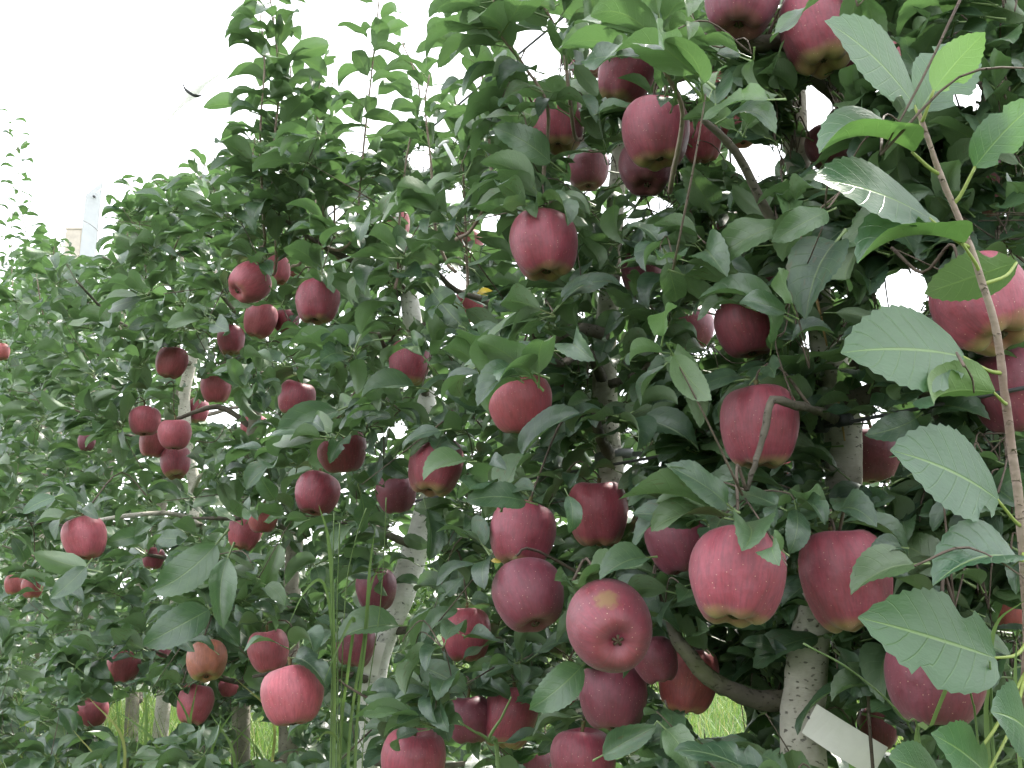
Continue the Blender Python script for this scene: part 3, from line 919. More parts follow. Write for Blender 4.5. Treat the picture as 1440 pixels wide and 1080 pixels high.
# spurs with their rosettes through the whole volume of every tree
for ti, T in enumerate(TREES):
    made = tries = outs = 0
    while made < T['nodes'] * 1.15 and tries < T['nodes'] * 16:
        tries += 1
        z = rng.uniform(.48 if ti < 4 else .38, T['zmax'])
        if ti >= 4 and rng.random() < .18: z = rng.uniform(.34, .75)
        wd = 1.0 if z < 1.9 else max(.35, 1 - .45 * (z - 1.9))
        c = rng.uniform(-.32, T['front']) * wd
        p = T['b'] + ALONG * rng.uniform(-.34, .34) + ALLEY * c + UP * z
        px, py, Z = project(p)
        if Z < .62: continue
        inside = -80 < px < 1520 and -80 < py < 1160
        if not inside:
            if outs > (18 if ti < 4 else 35): continue
            outs += 1
        if not px_ok(np.array(px), np.array(py)): continue
        if np.any(np.linalg.norm(AC - p, axis=1) < AR * 1.1): continue
        attach(T, p)
        rosette(T, p, int(rng.integers(7, 13)), .068 if ti < 4 else .088 if ti < 7 else .105)
        made += inside

# every apple hangs on a spur with a few leaves over it
for a in A:
    T = near_tree(a['c'])
    a['tree'] = T
    attach(T, a['top'], .0019, .0014, .03)
    rosette(T, a['top'] + UP * .008, int(rng.integers(5, 9)), .072)

# upright shoots -----------------------------------------------------------
def shoot(T, pts, n, L0, r0=.0035, start=.1, mat=M_SHOOT, lm=M_LEAF, free=True, up=.22):
    path = catmull(pts, 5)
    seg = np.r_[0, np.cumsum(np.linalg.norm(np.diff(path, axis=0), axis=1))]
    rad = np.linspace(r0, r0 * .35, len(path))
    T['br'].append(dict(path=path, rad=rad, mat=mat, name='shoot', sides=6, noatt=True))
    a0 = rng.uniform(0, 6.28)
    for k in range(n):
        f = start + (1 - start) * (k + .5) / n
        s = f * seg[-1]
        p = np.array([np.interp(s, seg, path[:, j]) for j in range(3)])
        a = a0 + k * 2.4 + rng.normal(0, .3)
        d = np.array([math.cos(a), math.sin(a), up + rng.normal(0, .28)])
        nn = UP + rng.normal(0, .3, 3) - d * .2
        cand_leaf(T, p, d, nn, L0 * rng.uniform(.75, 1.2) * (1 - .35 * max(0, f - .75) / .25), int(rng.choice(DROOPY)), lm, free)

def link(T, p):
    """lowest part of a shoot runs back to the nearest limb"""
    q = np.vstack([b['path'][3:] for b in T['br'] if not b.get('noatt')] + [T['path']])
    dd = np.linalg.norm(q - p, axis=1) + np.maximum(0, q[:, 2] - p[2]) * 2
    return q[int(np.argmin(dd))]

def pshoot(T, pix, n, L0, **k):
    n = int(n * 2.9); L0 = L0 * 1.1
    pts = [P(*q) for q in pix]
    base = link(T, pts[0])
    off = base - pts[0]; dl = np.linalg.norm(off)
    if dl > .10: base = pts[0] + off / dl * .10 + FWD * .06
    mid = (base + pts[0]) / 2 + FWD * .03 - UP * .02
    shoot(T, [base, mid] + pts, n, L0, **k)

pshoot(T4, [(388, 345, 1.98), (383, 230, 1.93), (392, 130, 1.90), (386, 40, 1.86), (372, -50, 1.84)], 24, .078, start=.2)
pshoot(T4, [(430, 330, 2.05), (425, 230, 2.02), (412, 150, 2.0), (408, 90, 1.98)], 15, .074, start=.2)
pshoot(T4, [(350, 340, 2.1), (352, 250, 2.08), (362, 170, 2.05)], 12, .074, start=.2)
pshoot(T3, [(500, 320, 2.0), (512, 200, 1.95), (524, 90, 1.9), (534, -10, 1.88)], 10, .07, start=.25)
pshoot(T3, [(560, 330, 1.9), (572, 220, 1.86), (590, 130, 1.84), (566, 60, 1.83)], 8, .068, start=.25)
pshoot(T3, [(655, 330, 1.75), (650, 220, 1.7), (640, 140, 1.68)], 12, .066, start=.2)
pshoot(T3, [(470, 340, 2.1), (470, 240, 2.1), (455, 170, 2.1), (470, 110, 2.1)], 6, .07, start=.2)
pshoot(T4, [(455, 330, 2.0), (452, 240, 1.98), (446, 160, 1.96), (452, 95, 1.95)], 10, .072, start=.2)
pshoot(T4, [(370, 300, 1.92), (366, 190, 1.9), (372, 90, 1.88), (366, 20, 1.86)], 7, .074, start=.2)
pshoot(T3, [(612, 320, 1.8), (606, 230, 1.78), (598, 150, 1.76), (604, 105, 1.75)], 9, .07, start=.2)
pshoot(T3, [(690, 260, 1.6), (684, 160, 1.58), (676, 70, 1.56), (690, 0, 1.55)], 10, .075, start=.25)
pshoot(T6, [(245, 350, 2.9), (270, 290, 2.88), (290, 225, 2.86)], 12, .075, start=.2)
pshoot(T6, [(205, 380, 3.0), (196, 320, 2.98), (206, 250, 2.96)], 13, .08, start=.2)
pshoot(TREES[7], [(160, 400, 3.3), (180, 340, 3.28), (165, 275, 3.25)], 11, .08, start=.2)
pshoot(TREES[8], [(60, 440, 3.6), (50, 380, 3.6), (35, 320, 3.58), (28, 285, 3.56)], 10, .075, start=.2)
pshoot(TREES[9], [(20, 420, 5.2), (16, 320, 5.2), (26, 230, 5.2), (14, 155, 5.2)], 11, .07, start=.2)
pshoot(TREES[8], [(90, 430, 3.9), (75, 370, 3.9), (80, 330, 3.9)], 9, .08, start=.2)
pshoot(T2, [(770, 150, 1.35), (735, 90, 1.32), (700, 40, 1.28), (690, -40, 1.26)], 12, .085, start=.35, up=.0)
pshoot(T2, [(800, 130, 1.35), (790, 60, 1.33), (760, 0, 1.3), (730, -60, 1.3)], 12, .08, start=.3, up=.1)
pshoot(T2, [(960, 160, 1.05), (935, 100, 1.0), (905, 40, .98), (890, -30, .97)], 9, .075, start=.3, up=.3)
pshoot(T1, [(1400, 220, 1.15), (1390, 130, 1.12), (1400, 40, 1.1), (1390, -60, 1.1)], 14, .085, start=.2)
pshoot(T1, [(1290, 120, 1.2), (1310, 50, 1.2), (1330, -40, 1.2)], 10, .08, start=.2)

# the long shoot in front, its broad serrated leaves set one by one
fs = [P(1452, 1080, .86), P(1446, 900, .80), P(1436, 740, .77), P(1424, 640, .76), P(1412, 545, .755), P(1402, 470, .75), P(1382, 400, .745), P(1358, 330, .74), P(1322, 245, .735), P(1300, 180, .73), P(1290, 155, .73)]
j0 = T0['path'][np.argmin(np.abs(T0['path'][:, 2] - .42))]
fs = [j0, (j0 + fs[0]) / 2 - UP * .02] + fs
pth = catmull(fs, 4)
T0['br'].append(dict(path=pth, rad=np.interp(np.linspace(0, 1, len(pth)), [0, .3, .6, 1], [.0055, .0037, .0029, .0015]), mat=M_SHOOT, name='shoot', sides=8, noatt=True))

TOCAM = -FWD
def mleaf(T, b, t, v=10, face=(.0, .0), mat=M_LEAF, under=False):
    """leaf with blade base at pixel/depth b and tip at t; face tilts the upper side"""
    pb, pt = P(*b), P(*t)
    d = pt - pb; L = np.linalg.norm(d)
    n = TOCAM + UP * face[0] + RIGHT * face[1]
    if under: n = -n
    dn = d / L
    base = pb - dn * L * PET
    if T is not T0:
        L *= .80
        if v in (10, 11): v = int(rng.choice(DROOPY))
    on_shoot = T is T0 and mat is M_YOUNG
    cand_leaf(T, base, dn, n, L * 1.04, v, mat, 'bare' if on_shoot else 'keep')
    if on_shoot:                                    # leaf stalk from the blade back to the shoot
        j_ = int(np.argmin(np.linalg.norm(pth - (base - dn * L * .08 - UP * .012), axis=1)))
        q = pb + dn * L * .02
        T['stalks'].append(catmull([pth[j_], (pth[j_] + q) / 2 - UP * .004 - dn * .004, q], 4))

Yg = M_YOUNG
mleaf(T0, (1288, 150, .73), (1150, 38, .70), 10, (.5, .1), Yg)
mleaf(T0, (1312, 128, .72), (1378, 44, .70), 10, (-.2, -.3), Yg, True)
mleaf(T0, (1292, 158, .75), (1345, 70, .79), 11, (.5, .2), Yg)
mleaf(T0, (1285, 214, .73), (1147, 186, .69), 12, (1.6, 0), Yg)
mleaf(T0, (1310, 308, .73), (1134, 262, .70), 10, (.7, -.1), Yg)
mleaf(T0, (1370, 236, .73), (1456, 138, .70), 11, (.5, -.2), Yg)
mleaf(T0, (1356, 342, .735), (1198, 338, .70), 12, (1.7, 0), Yg)
mleaf(T0, (1432, 368, .76), (1310, 424, .79), 10, (-.3, .2), Yg, True)
mleaf(T0, (1358, 502, .74), (1172, 494, .71), 10, (.45, .1), Yg)
mleaf(T0, (1400, 552, .74), (1288, 566, .70), 12, (-1.1, .2), Yg, True)
mleaf(T0, (1406, 704, .75), (1240, 630, .72), 10, (.5, .1), Yg)
mleaf(T0, (1432, 786, .75), (1310, 792, .71), 12, (1.2, 0), Yg)
mleaf(T0, (1402, 926, .76), (1210, 890, .72), 11, (.5, 0), Yg)
mleaf(T0, (1446, 1030, .74), (1374, 990, .69), 10, (.5, .1), Yg)
mleaf(T0, (1390, 1090, .72), (1308, 1046, .68), 11, (.6, .1), Yg)
mleaf(T0, (1330, 1110, .72), (1240, 1062, .70), 10, (.8, .1), Yg)
# other leaves that stand out
mleaf(T1, (1172, 345, .92), (1098, 462, .86), 12, (.3, -.5))
mleaf(T1, (1205, 350, .95), (1175, 440, .90), 9, (.2, .4), M_LEAF, True)
mleaf(T1, (1180, 440, 1.02), (1262, 440, .99), 8, (.0, .1), M_LEAF, True)
mleaf(T1, (1160, 300, .90), (1085, 345, .86), 10, (.6, .2))
mleaf(T1, (1095, 318, 1.0), (985, 372, .95), 11, (.7, .1))
mleaf(T1, (1085, 480, .95), (1082, 400, .92), 10, (.5, .3))
mleaf(T1, (1100, 755, .92), (1005, 805, .86), 12, (.9, .5))
mleaf(T1, (1120, 720, .9), (1125, 795, .86), 10, (.3, .1))
mleaf(T1, (1280, 795, .86), (1163, 824, .83), 12, (1.2, .1))
mleaf(T1, (1265, 770, .88), (1205, 775, .85), 11, (.9, .1))
mleaf(T1, (1285, 590, 1.0), (1225, 640, .96), 11, (.4, .1))
mleaf(T2, (770, 225, 1.3), (676, 165, 1.24), 10, (.3, .2))
mleaf(T2, (752, 275, 1.28), (694, 222, 1.22), 12, (.0, .4))
mleaf(T2, (750, 100, 1.3), (682, 98, 1.25), 11, (.9, .1))
mleaf(T2, (760, 126, 1.3), (696, 124, 1.25), 11, (1.0, .1))
mleaf(T2, (612, 415, 1.7), (672, 497, 1.62), 12, (.2, -.2))
mleaf(T2, (738, 640, 1.15), (832, 556, 1.12), 12, (.6, -2.6))
mleaf(T2, (735, 705, 1.05), (640, 698, 1.0), 10, (.8, 0))
mleaf(T2, (652, 650, 1.05), (572, 666, 1.0), 12, (1.1, .1))
mleaf(T2, (800, 700, .98), (822, 760, .95), 10, (.4, .2))
mleaf(T2, (905, 785, .92), (820, 806, .88), 12, (.9, 0))
mleaf(T2, (815, 940, .95), (737, 1026, .90), 10, (.4, .1))
mleaf(T2, (810, 895, .95), (717, 938, .91), 11, (.6, .1))
mleaf(T2, (852, 1060, .92), (938, 1020, .88), 10, (.6, 0))
mleaf(T2, (905, 1050, .95), (978, 1020, .92), 12, (.9, 0))
mleaf(T3, (580, 545, 1.45), (482, 546, 1.4), 12, (1.0, .1))
mleaf(T3, (520, 480, 1.5), (400, 510, 1.45), 12, (.9, .3))
mleaf(T3, (470, 580, 1.55), (352, 640, 1.5), 12, (.8, .3))
mleaf(T3, (600, 720, 1.5), (606, 805, 1.45), 12, (.0, .9))
mleaf(T3, (555, 880, 1.35), (442, 890, 1.3), 12, (1.0, .1))
mleaf(T4, (318, 790, 1.6), (270, 910, 1.52), 8, (.3, .3))
mleaf(T4, (300, 770, 1.62), (212, 882, 1.55), 3, (.4, .3))
mleaf(T4, (290, 860, 1.6), (180, 930, 1.5), 5, (.5, .3))
mleaf(T4, (385, 700, 1.8), (352, 655, 1.75), 10, (.3, .1))
mleaf(T4, (392, 770, 1.75), (365, 850, 1.7), 10, (.3, .3))
mleaf(T5, (118, 800, 1.8), (70, 865, 1.74), 10, (.5, .2))
mleaf(T5, (120, 800, 1.82), (20, 780, 1.8), 9, (.2, .0), M_LEAF, True)
mleaf(T5, (75, 700, 1.9), (18, 728, 1.85), 11, (1.2, .3), Yg)
mleaf(T2, (672, 412, 1.7), (702, 414, 1.68), 9, (.3, .1), M_YELLOW)
mleaf(T2, (692, 788, 1.1), (706, 792, 1.09), 9, (.3, .1), M_YELLOW)

# ------------------------------------------------------------------ clearance tests on all leaves at once
def clear(lv):
    """which leaves keep clear of the open sky, the gaps, the fruit and the bare trunks"""
    nL = len(lv)
    MM = np.array([l[0] for l in lv]); VV = np.array([l[1] for l in lv])
    free = np.array([{False: 0, True: 1, 'keep': 2, 'bare': 2}[l[4]] for l in lv])
    W = np.einsum('nij,nkj->nki', MM[:, :3, :3], SAMP[VV]) + MM[:, None, :3, 3]
    px, py, pz = project(np.concatenate([dense(W, 9, 5), MM[:, None, :3, 3]], 1))
    ok = (pz.min(1) > .55) | (free == 2)
    ok &= ~((px > 1120) & (pz < .87)).any(1) | (free == 2)          # only the long shoot stands out this far
    ok &= ~((px > 1190) & (pz < .97)).any(1) | (free == 2) | (rng.random(nL) < .35)
    bad_s = (py < ytop(px) - 14) & (free[:, None] == 0)
    for gx, gy, ga, gb in GAPS:
        bad_s |= (((px - gx) / ga) ** 2 + ((py - gy) / gb) ** 2 < .8) & (free[:, None] < 2)
    ok &= ~bad_s.any(1)
    ok &= ~(W[:, :, 2] < .30).any(1) | (free == 2)
    for i in range(len(A)):
        ok &= ~(np.linalg.norm(W - AC[i], axis=2) < AR[i] * .99).any(1)
        sh = (.0, 1.0) if A[i]['mat'] is M_RUSSET else (.26, .76)
        e = ((px - APX[i, 0]) / (APX[i, 2] * .88)) ** 2 + ((py - APX[i, 1] - APX[i, 2] * sh[0]) / (APX[i, 2] * sh[1])) ** 2
        cov = ((e < 1) & (pz < AZ[i])).sum(1)
        ok &= ~((cov >= 1) & (rng.random(nL) < np.where(cov >= 6, min(.995, AV[i] + .10), AV[i])) & (free < 2))
    for gx, gy, ga, gb, gz, pr in TRK:
        e = ((px - gx) / ga) ** 2 + ((py - gy) / gb) ** 2
        ok &= ~(((e < 1) & (pz < gz * 1.07 + .04)).any(1) & (rng.random(nL) < pr) & (free < 2))
    return ok, W

def dense(W, na=13, nb=7):
    """finer samples between the 5 x 3 points of every leaf"""
    g = W.reshape(-1, 5, 3, 3)
    out = []
    for a in np.linspace(0, 4, na):
        i = min(int(a), 3); f = a - i
        row = g[:, i] * (1 - f) + g[:, i + 1] * f
        for b in np.linspace(0, 2, nb):
            j = min(int(b), 1); h = b - j
            out.append(row[:, j] * (1 - h) + row[:, j + 1] * h)
    return np.stack(out, 1)

GW, GH, CS = 480, 360, 3.0
jj, ii = np.mgrid[0:GH, 0:GW]
def zbuffer(W):
    zb = np.full((GH, GW), 1e9)
    dx, dy, dz = project(dense(W))
    ci = np.floor(dx / CS).astype(int); cj = np.floor(dy / CS).astype(int)
    inb = (ci >= 0) & (ci < GW) & (cj >= 0) & (cj < GH) & (dz > .3)
    np.minimum.at(zb, (cj[inb], ci[inb]), dz[inb])
    for i in range(len(A)):
        x0, y0, rr = APX[i]
        m_ = ((ii + .5) * CS - x0) ** 2 + ((jj + .5) * CS - y0) ** 2 < (rr * .95) ** 2
        zb[m_] = np.minimum(zb[m_], AZ[i] - AR[i] * .6)
    return zb, dx, dy, dz, ci, cj, inb

ok, W = clear(LEAVES)
LEAVES = [l for l, o in zip(LEAVES, ok) if o]
# holes in the hedge of leaves are closed with further spurs deeper in the row
want = px_ok((ii + .5) * CS, (jj + .5) * CS) & ((jj + .5) * CS < np.interp((ii + .5) * CS, [0, 100, 300, 420, 480, 1440], [1000, 1020, 1010, 1050, 1100, 1100]))
want &= ~(((jj * CS) > 930) & ((ii * CS) > 900) & (rng.random((GH, GW)) < .7))
W = W[ok]
for rnd_ in range(8):
    zb = zbuffer(W)[0]
    hole = np.argwhere((zb > 1e8) & want)
    print('fill', rnd_, 'holes', len(hole) / want.sum())
    if not len(hole): break
    n_new = min(420, max(30, len(hole) // 45))
    new = []
    keep_l, LEAVES = LEAVES, []
    for cj_, ci_ in hole[rng.choice(len(hole), n_new, replace=len(hole) < n_new)]:
        hx, hy = (ci_ + .5) * CS, (cj_ + .5) * CS
        Zr = min(max(row_Z(hx), .8), 7.5)
        p = P(hx, hy, Zr * rng.uniform(.93, 1.08) if Zr < 3 else Zr * rng.uniform(.72, 1.02))
        if not .45 < p[2] < 4.2: continue
        T = near_tree(p)
        attach(T, p)
        rosette(T, p, int(rng.integers(5, 9)), .074 if Zr < 2.2 else .10)
    new, LEAVES = LEAVES, keep_l
    ok, Wn = clear(new)
    LEAVES += [l for l, o in zip(new, ok) if o]
    W = np.concatenate([W, Wn[ok]])
nL = len(LEAVES)
MM = np.array([l[0] for l in LEAVES])
print('leaves', nL)

# which leaves show: a coarse depth buffer in photograph space
idx = np.arange(nL)
zb, dx, dy, dz, ci, cj, inb = zbuffer(W)
vis = np.zeros(dx.shape, bool)
vis[inb] = dz[inb] < zb[cj[inb], ci[inb]] + .012
# visible area in px: share of visible samples times projected size
Lpx = np.linalg.norm(MM[idx][:, :3, 0], axis=1) * F / np.maximum(dz.mean(1), .3)
score = vis.mean(1) * Lpx ** 2 * .5

for T in TREES: T['one'], T['mass'] = [], []
drop = (score <= 0) & (rng.random(nL) < np.where(dz.mean(1) < 2.2, .86, .68)) & (np.abs(dx.mean(1) - 720) < 1200) & (np.abs(dy.mean(1) - 540) < 1500)
for k, i in enumerate(idx):
    if drop[k]: continue
    LEAVES[i][2]['one'].append((score[k], i, dz[k].mean()))

def build_mass(T, ids):
    Vs, UVs, Fs, Rn = [], [], [], []
    base = 0
    for i, zc in ids:
        V, UV, Fc = (LEAF_HI if zc < .8 else LEAF_LO)[LEAVES[i][1]]
        M = LEAVES[i][0]
        Vs.append(V @ M[:3, :3].T + M[:3, 3] - T['b'])
        UVs.append(UV)
        Fs += [tuple(x + base for x in f) for f in Fc]
        Rn.append(np.full(len(V), rng.random()))
        base += len(V)
    me = bpy.data.meshes.new('leaf_mass')
    V = np.vstack(Vs).astype(np.float32); UV = np.vstack(UVs)
    lv = np.array([x for f in Fs for x in f], dtype=np.int32)
    me.vertices.add(len(V)); me.vertices.foreach_set('co', V.ravel())
    me.loops.add(len(lv)); me.loops.foreach_set('vertex_index', lv)
    me.polygons.add(len(Fs))
    me.polygons.foreach_set('loop_start', np.arange(len(Fs), dtype=np.int32) * 4)
    me.polygons.foreach_set('use_smooth', np.ones(len(Fs), bool))
    me.update(calc_edges=True)
    l = me.uv_layers.new(name='leaf_uv'); l.data.foreach_set('uv', UV[lv].astype(np.float32).ravel())
    at = me.attributes.new('rnd', 'FLOAT', 'POINT'); at.data.foreach_set('value', np.concatenate(Rn).astype(np.float32))
    me.materials.append(M_LEAF)
    o = obj('leaf_mass', me); o['kind'] = 'stuff'
    return o

def put(o, m, parent, origin):
    mm = m.copy(); mm[:3, 3] -= origin
    o.matrix_basis = Matrix(mm.tolist())
    o.parent = parent

# ------------------------------------------------------------------ build the trees
for ti, T in enumerate(TREES):
    root = thing('apple_tree', T['label'], 'apple tree', T['b'], T['group'])
    T['root'] = root
    b = Bag(); b.tube(T['path'], T['rad'], 14, .035, ti)
    tr = b.build('trunk', M_BARKW if T['white'] else M_BARK if ti < 4 or ti == 6 else M_BARKG, root, T['b'])
    for k, br in enumerate(T['br']):
        b = Bag(); b.tube(br['path'], br['rad'], br['sides'], br.get('wob', .07), 50 + k)
        b.build(br['name'], br['mat'], root, T['b'])
    for q_ in T['stalks']:
        b = Bag(); b.tube(q_, np.linspace(.0017, .0011, len(q_)), 6)
        b.build('leaf_stalk', M_PETIOLE, root, T['b'])
    tw = T['twigs'].build('twig_growth', M_TWIG, root, T['b']); tw['kind'] = 'stuff'
    cand = sorted(T['one'], key=lambda q: -q[0])
    n_single = 300
    ones = [c for c in cand[:n_single] if c[0] > 25 or LEAVES[c[1]][3] is not M_LEAF]
    os_ = {c[1] for c in ones}
    ones += [c for c in cand if c[1] not in os_ and LEAVES[c[1]][3] is not M_LEAF]
    os_ = {c[1] for c in ones}
    for sc_, i, zc in ones:
        M, v, _, mat, _f = LEAVES[i]
        o = bpy.data.objects.new('leaf', leaf_me(v, zc < 1.6, mat, _f == 'bare'))
        C.objects.link(o)
        put(o, M, root, T['b'])
    rest = [(c[1], c[2]) for c in cand if c[1] not in os_]
    if rest:
        o = build_mass(T, rest); o.parent = root

# ------------------------------------------------------------------ build the apples
for i, a in enumerate(A):
    lab = a['label']
    if lab is None:
        kind = 'orange red apple' if a['mat'] is M_ORANGE else ('dark red apple' if a['mat'] is M_DARK else 'haze-paled pink apple' if a['mat'] is M_PINK_HAZED else 'pinkish red apple' if a['mat'] is M_PINK else 'red apple')
        lab = f"{kind} partly hidden by leaves {a['tree']['phrase']}"
    e = bpy.data.objects.new('apple', None); e.empty_display_size = .05
    C.objects.link(e)
    tag(e, lab, 'apple', 'apples hanging in the row')
    e.matrix_basis = Matrix(a['m'].tolist())
    fr = obj('fruit', apple_me(6 if a['mat'] is M_RUSSET else 4 if a['px'] in ROUND else (i * 5 + i // 7) % 6, a['mat']), e)
    obj('stalk', STALK_ME, e)
    if a['w'] > 40: obj('calyx', CALYX_ME, fr)

# ------------------------------------------------------------------ grass
def blades(name, n, xr, yr, hr, wr, mat, accept=None, seed=1):
    r = np.random.default_rng(seed)
    bx = r.uniform(*xr, n); by = r.uniform(*yr, n)
    keep = np.ones(n, bool) if accept is None else accept(bx, by, r)
    bx, by = bx[keep], by[keep]; n = len(bx)
    h = r.uniform(*hr, n) * (.6 + .8 * r.random(n)); wd = r.uniform(*wr, n)
    a = r.uniform(0, 6.28, n); bend = r.uniform(.1, .95, n) * h
    dirx, diry = np.cos(a), np.sin(a)
    V = np.zeros((n, 7, 3)); 
    for k, t in enumerate((0, .4, .75)):
        cx = bx + dirx * bend * t * t; cy = by + diry * bend * t * t; cz = h * t * (1 - .25 * t * bend / h)
        ww = wd * (1 - t * .6) / 2
        V[:, 2 * k] = np.stack([cx - diry * ww, cy + dirx * ww, cz - .01 * (t == 0)], 1)
        V[:, 2 * k + 1] = np.stack([cx + diry * ww, cy - dirx * ww, cz - .01 * (t == 0)], 1)
    V[:, 6] = np.stack([bx + dirx * bend, by + diry * bend, h * (1 - .25 * bend / h)], 1)
    o7 = np.arange(n)[:, None] * 7
    tris = np.concatenate([o7 + np.array(q) for q in ((0, 1, 3), (0, 3, 2), (2, 3, 5), (2, 5, 4), (4, 5, 6))], 0).astype(np.int32)
    me = bpy.data.meshes.new(name)
    me.vertices.add(n * 7); me.vertices.foreach_set('co', V.astype(np.float32).ravel())
    me.loops.add(tris.size); me.loops.foreach_set('vertex_index', tris.ravel())
    me.polygons.add(len(tris)); me.polygons.foreach_set('loop_start', np.arange(len(tris), dtype=np.int32) * 3)
    me.polygons.foreach_set('use_smooth', np.ones(len(tris), bool))
    me.update(calc_edges=True)
    at = me.attributes.new('rnd', 'FLOAT', 'POINT'); at.data.foreach_set('value', np.repeat(r.random(n), 7).astype(np.float32))
    me.materials.append(mat)
    o = obj(name, me); o['kind'] = 'stuff'
    return o

def in_view(bx, by, r):
    return (np.abs(bx) < by * .60 + .6)
g1 = blades('grass', 90000, (-9, 9), (2.2, 14), (.14, .34), (.004, .009), M_GRASS, in_view, 3)
g1['label'] = 'rough green grass growing under and behind the tree row'; g1['category'] = 'grass'
def strip(bx, by, r):
    d = (bx - (1.1275 - .65 * by * cp)) * .838 + 0
    return (np.abs(d) < .5) & in_view(bx, by, r)
g2 = blades('tall_grass', 60000, (-6, 1), (1.6, 11), (.32, .62), (.003, .007), M_GRASS, strip, 4)
g2['label'] = 'tall seeding grass standing along the foot of the trees'; g2['category'] = 'grass'

# single grass stalks that reach up into the leaves
def grass_plant(name, label, stems, group=None):
    root = thing(name, label, 'grass', stems[0]['p'][-1] * np.array([1, 1, 0]), group)
    L = np.array(root.location)
    for s in stems:
        path = catmull(s['p'], 5); n = len(path)
        if s['t'] == 'blade':
            V, Fc = [], []
            wv = s.get('w', .006)
            tg = np.gradient(path, axis=0); tg /= np.linalg.norm(tg, axis=1)[:, None]
            sd = np.cross(tg, -FWD + RIGHT * .4); sd /= np.linalg.norm(sd, axis=1)[:, None]
            up_ = np.cross(sd, tg)
            for i in range(n):
                ww = wv * min(1, (1.02 - i / (n - 1)) * 0 + (i + .6) / (n * .25)) * (1 if i > n * .3 else 1) / 2
                if i == 0: ww = wv * .06
                V += [path[i] - sd[i] * ww - L, path[i] - up_[i] * ww * .35 - L, path[i] + sd[i] * ww - L]
                if i: 
                    a = 3 * (i - 1)
                    Fc += [(a, a + 1, a + 4, a + 3), (a + 1, a + 2, a + 5, a + 4)]
            me = mesh_from('blade', V, Fc, M_BLADE)
            nm = 'blade'
        else:
            b = Bag(); b.tube(path - L, np.interp(np.arange(n), [0, n * .25, n - 1], [.0009, s.get('w', .003) * .5, s.get('w', .003) * .6]), 5, .15)
            me = mesh_from('stalk', b.V, b.F, M_BLADE); nm = 'stalk'
        at = me.attributes.new('rnd', 'FLOAT', 'POINT')
        at.data.foreach_set('value', np.full(len(me.vertices), s.get('c', rng.uniform(.3, .8)), dtype=np.float32))
        obj(nm, me, root)
    return root
def down(pix, Z, **k):
    p = [P(x, y, Z + .02 * j) for j, (x, y) in enumerate(pix)]
    last = p[-1]
    p += [np.array([last[0] + .005, last[1] + .01, last[2] * .5]), np.array([last[0] + .005, last[1] + .01, -.01])]
    return dict(p=p, **k)
st = []
for (pp, w_, t_) in [([(470, 720), (467, 850), (466, 1000)], .005, 'stalk'), ([(478, 735), (474, 860), (475, 1000)], .004, 'stalk'), ([(448, 710), (462, 760), (468, 860), (470, 1010)], .012, 'blade'),
                     ([(405, 880), (430, 830), (455, 820), (468, 900), (470, 1040)], .009, 'blade'), ([(455, 960), (480, 900), (498, 870), (490, 940), (478, 1060)], .010, 'blade'),
                     ([(536, 790), (520, 830), (514, 900), (500, 1060)], .010, 'blade'), ([(528, 740), (520, 800), (512, 900), (490, 1060)], .010, 'blade'), ([(543, 700), (541, 760), (534, 860), (510, 1060)], .003, 'stalk'),
                     ([(515, 715), (500, 760), (486, 840), (478, 1050)], .004, 'stalk'), ([(440, 1050), (458, 1030), (474, 1040), (478, 1080)], .008, 'blade')]:
    st.append(down(pp, 1.28, t=t_, w=w_ * .42, c=rng.uniform(.55, .78)))
grass_plant('grass_clump', 'tall green grass stalks with flat blades rising before the leaning white trunk', st)
st = []
for (pp, w_, t_) in [([(1395, 940), (1372, 925), (1345, 940), (1310, 1020), (1290, 1090)], .010, 'blade'), ([(1430, 900), (1428, 960), (1436, 1090)], .009, 'blade'), ([(1440, 845), (1400, 880), (1392, 960), (1392, 1090)], .011, 'blade'),
                     ([(1130, 905), (1200, 945), (1270, 1010), (1300, 1090)], .003, 'stalk'), ([(1340, 900), (1366, 980), (1380, 1090)], .0035, 'stalk'), ([(1392, 930), (1395, 1000), (1400, 1090)], .005, 'stalk')]:
    st.append(down(pp, .74, t=t_, w=w_ * .5, c=rng.uniform(.5, .75)))
grass_plant('grass_clump', 'drooping green grass blades below the broad serrated leaf of the shoot', st)
grass_plant('grass_clump', 'forked thin grass seed stalk in front of a red apple',
            [down([(719, 980), (705, 1010), (688, 1042), (700, 1085)], 1.05, t='stalk', w=.0032, c=.7), down([(645, 1014), (665, 1028), (688, 1043), (702, 1090)], 1.05, t='stalk', w=.0032, c=.7)])
st = []
for k in range(12):
    x = rng.uniform(120, 400); y = rng.uniform(950, 1040)
    st.append(down([(x + rng.uniform(-70, 70), y), (x, y + 60), (x - 5, y + 160)], rng.uniform(1.9, 2.3), t='blade', w=.006, c=rng.uniform(.3, .95)))
grass_plant('grass_clump', 'loose bent grass blades around the lowest apples down the row', st)

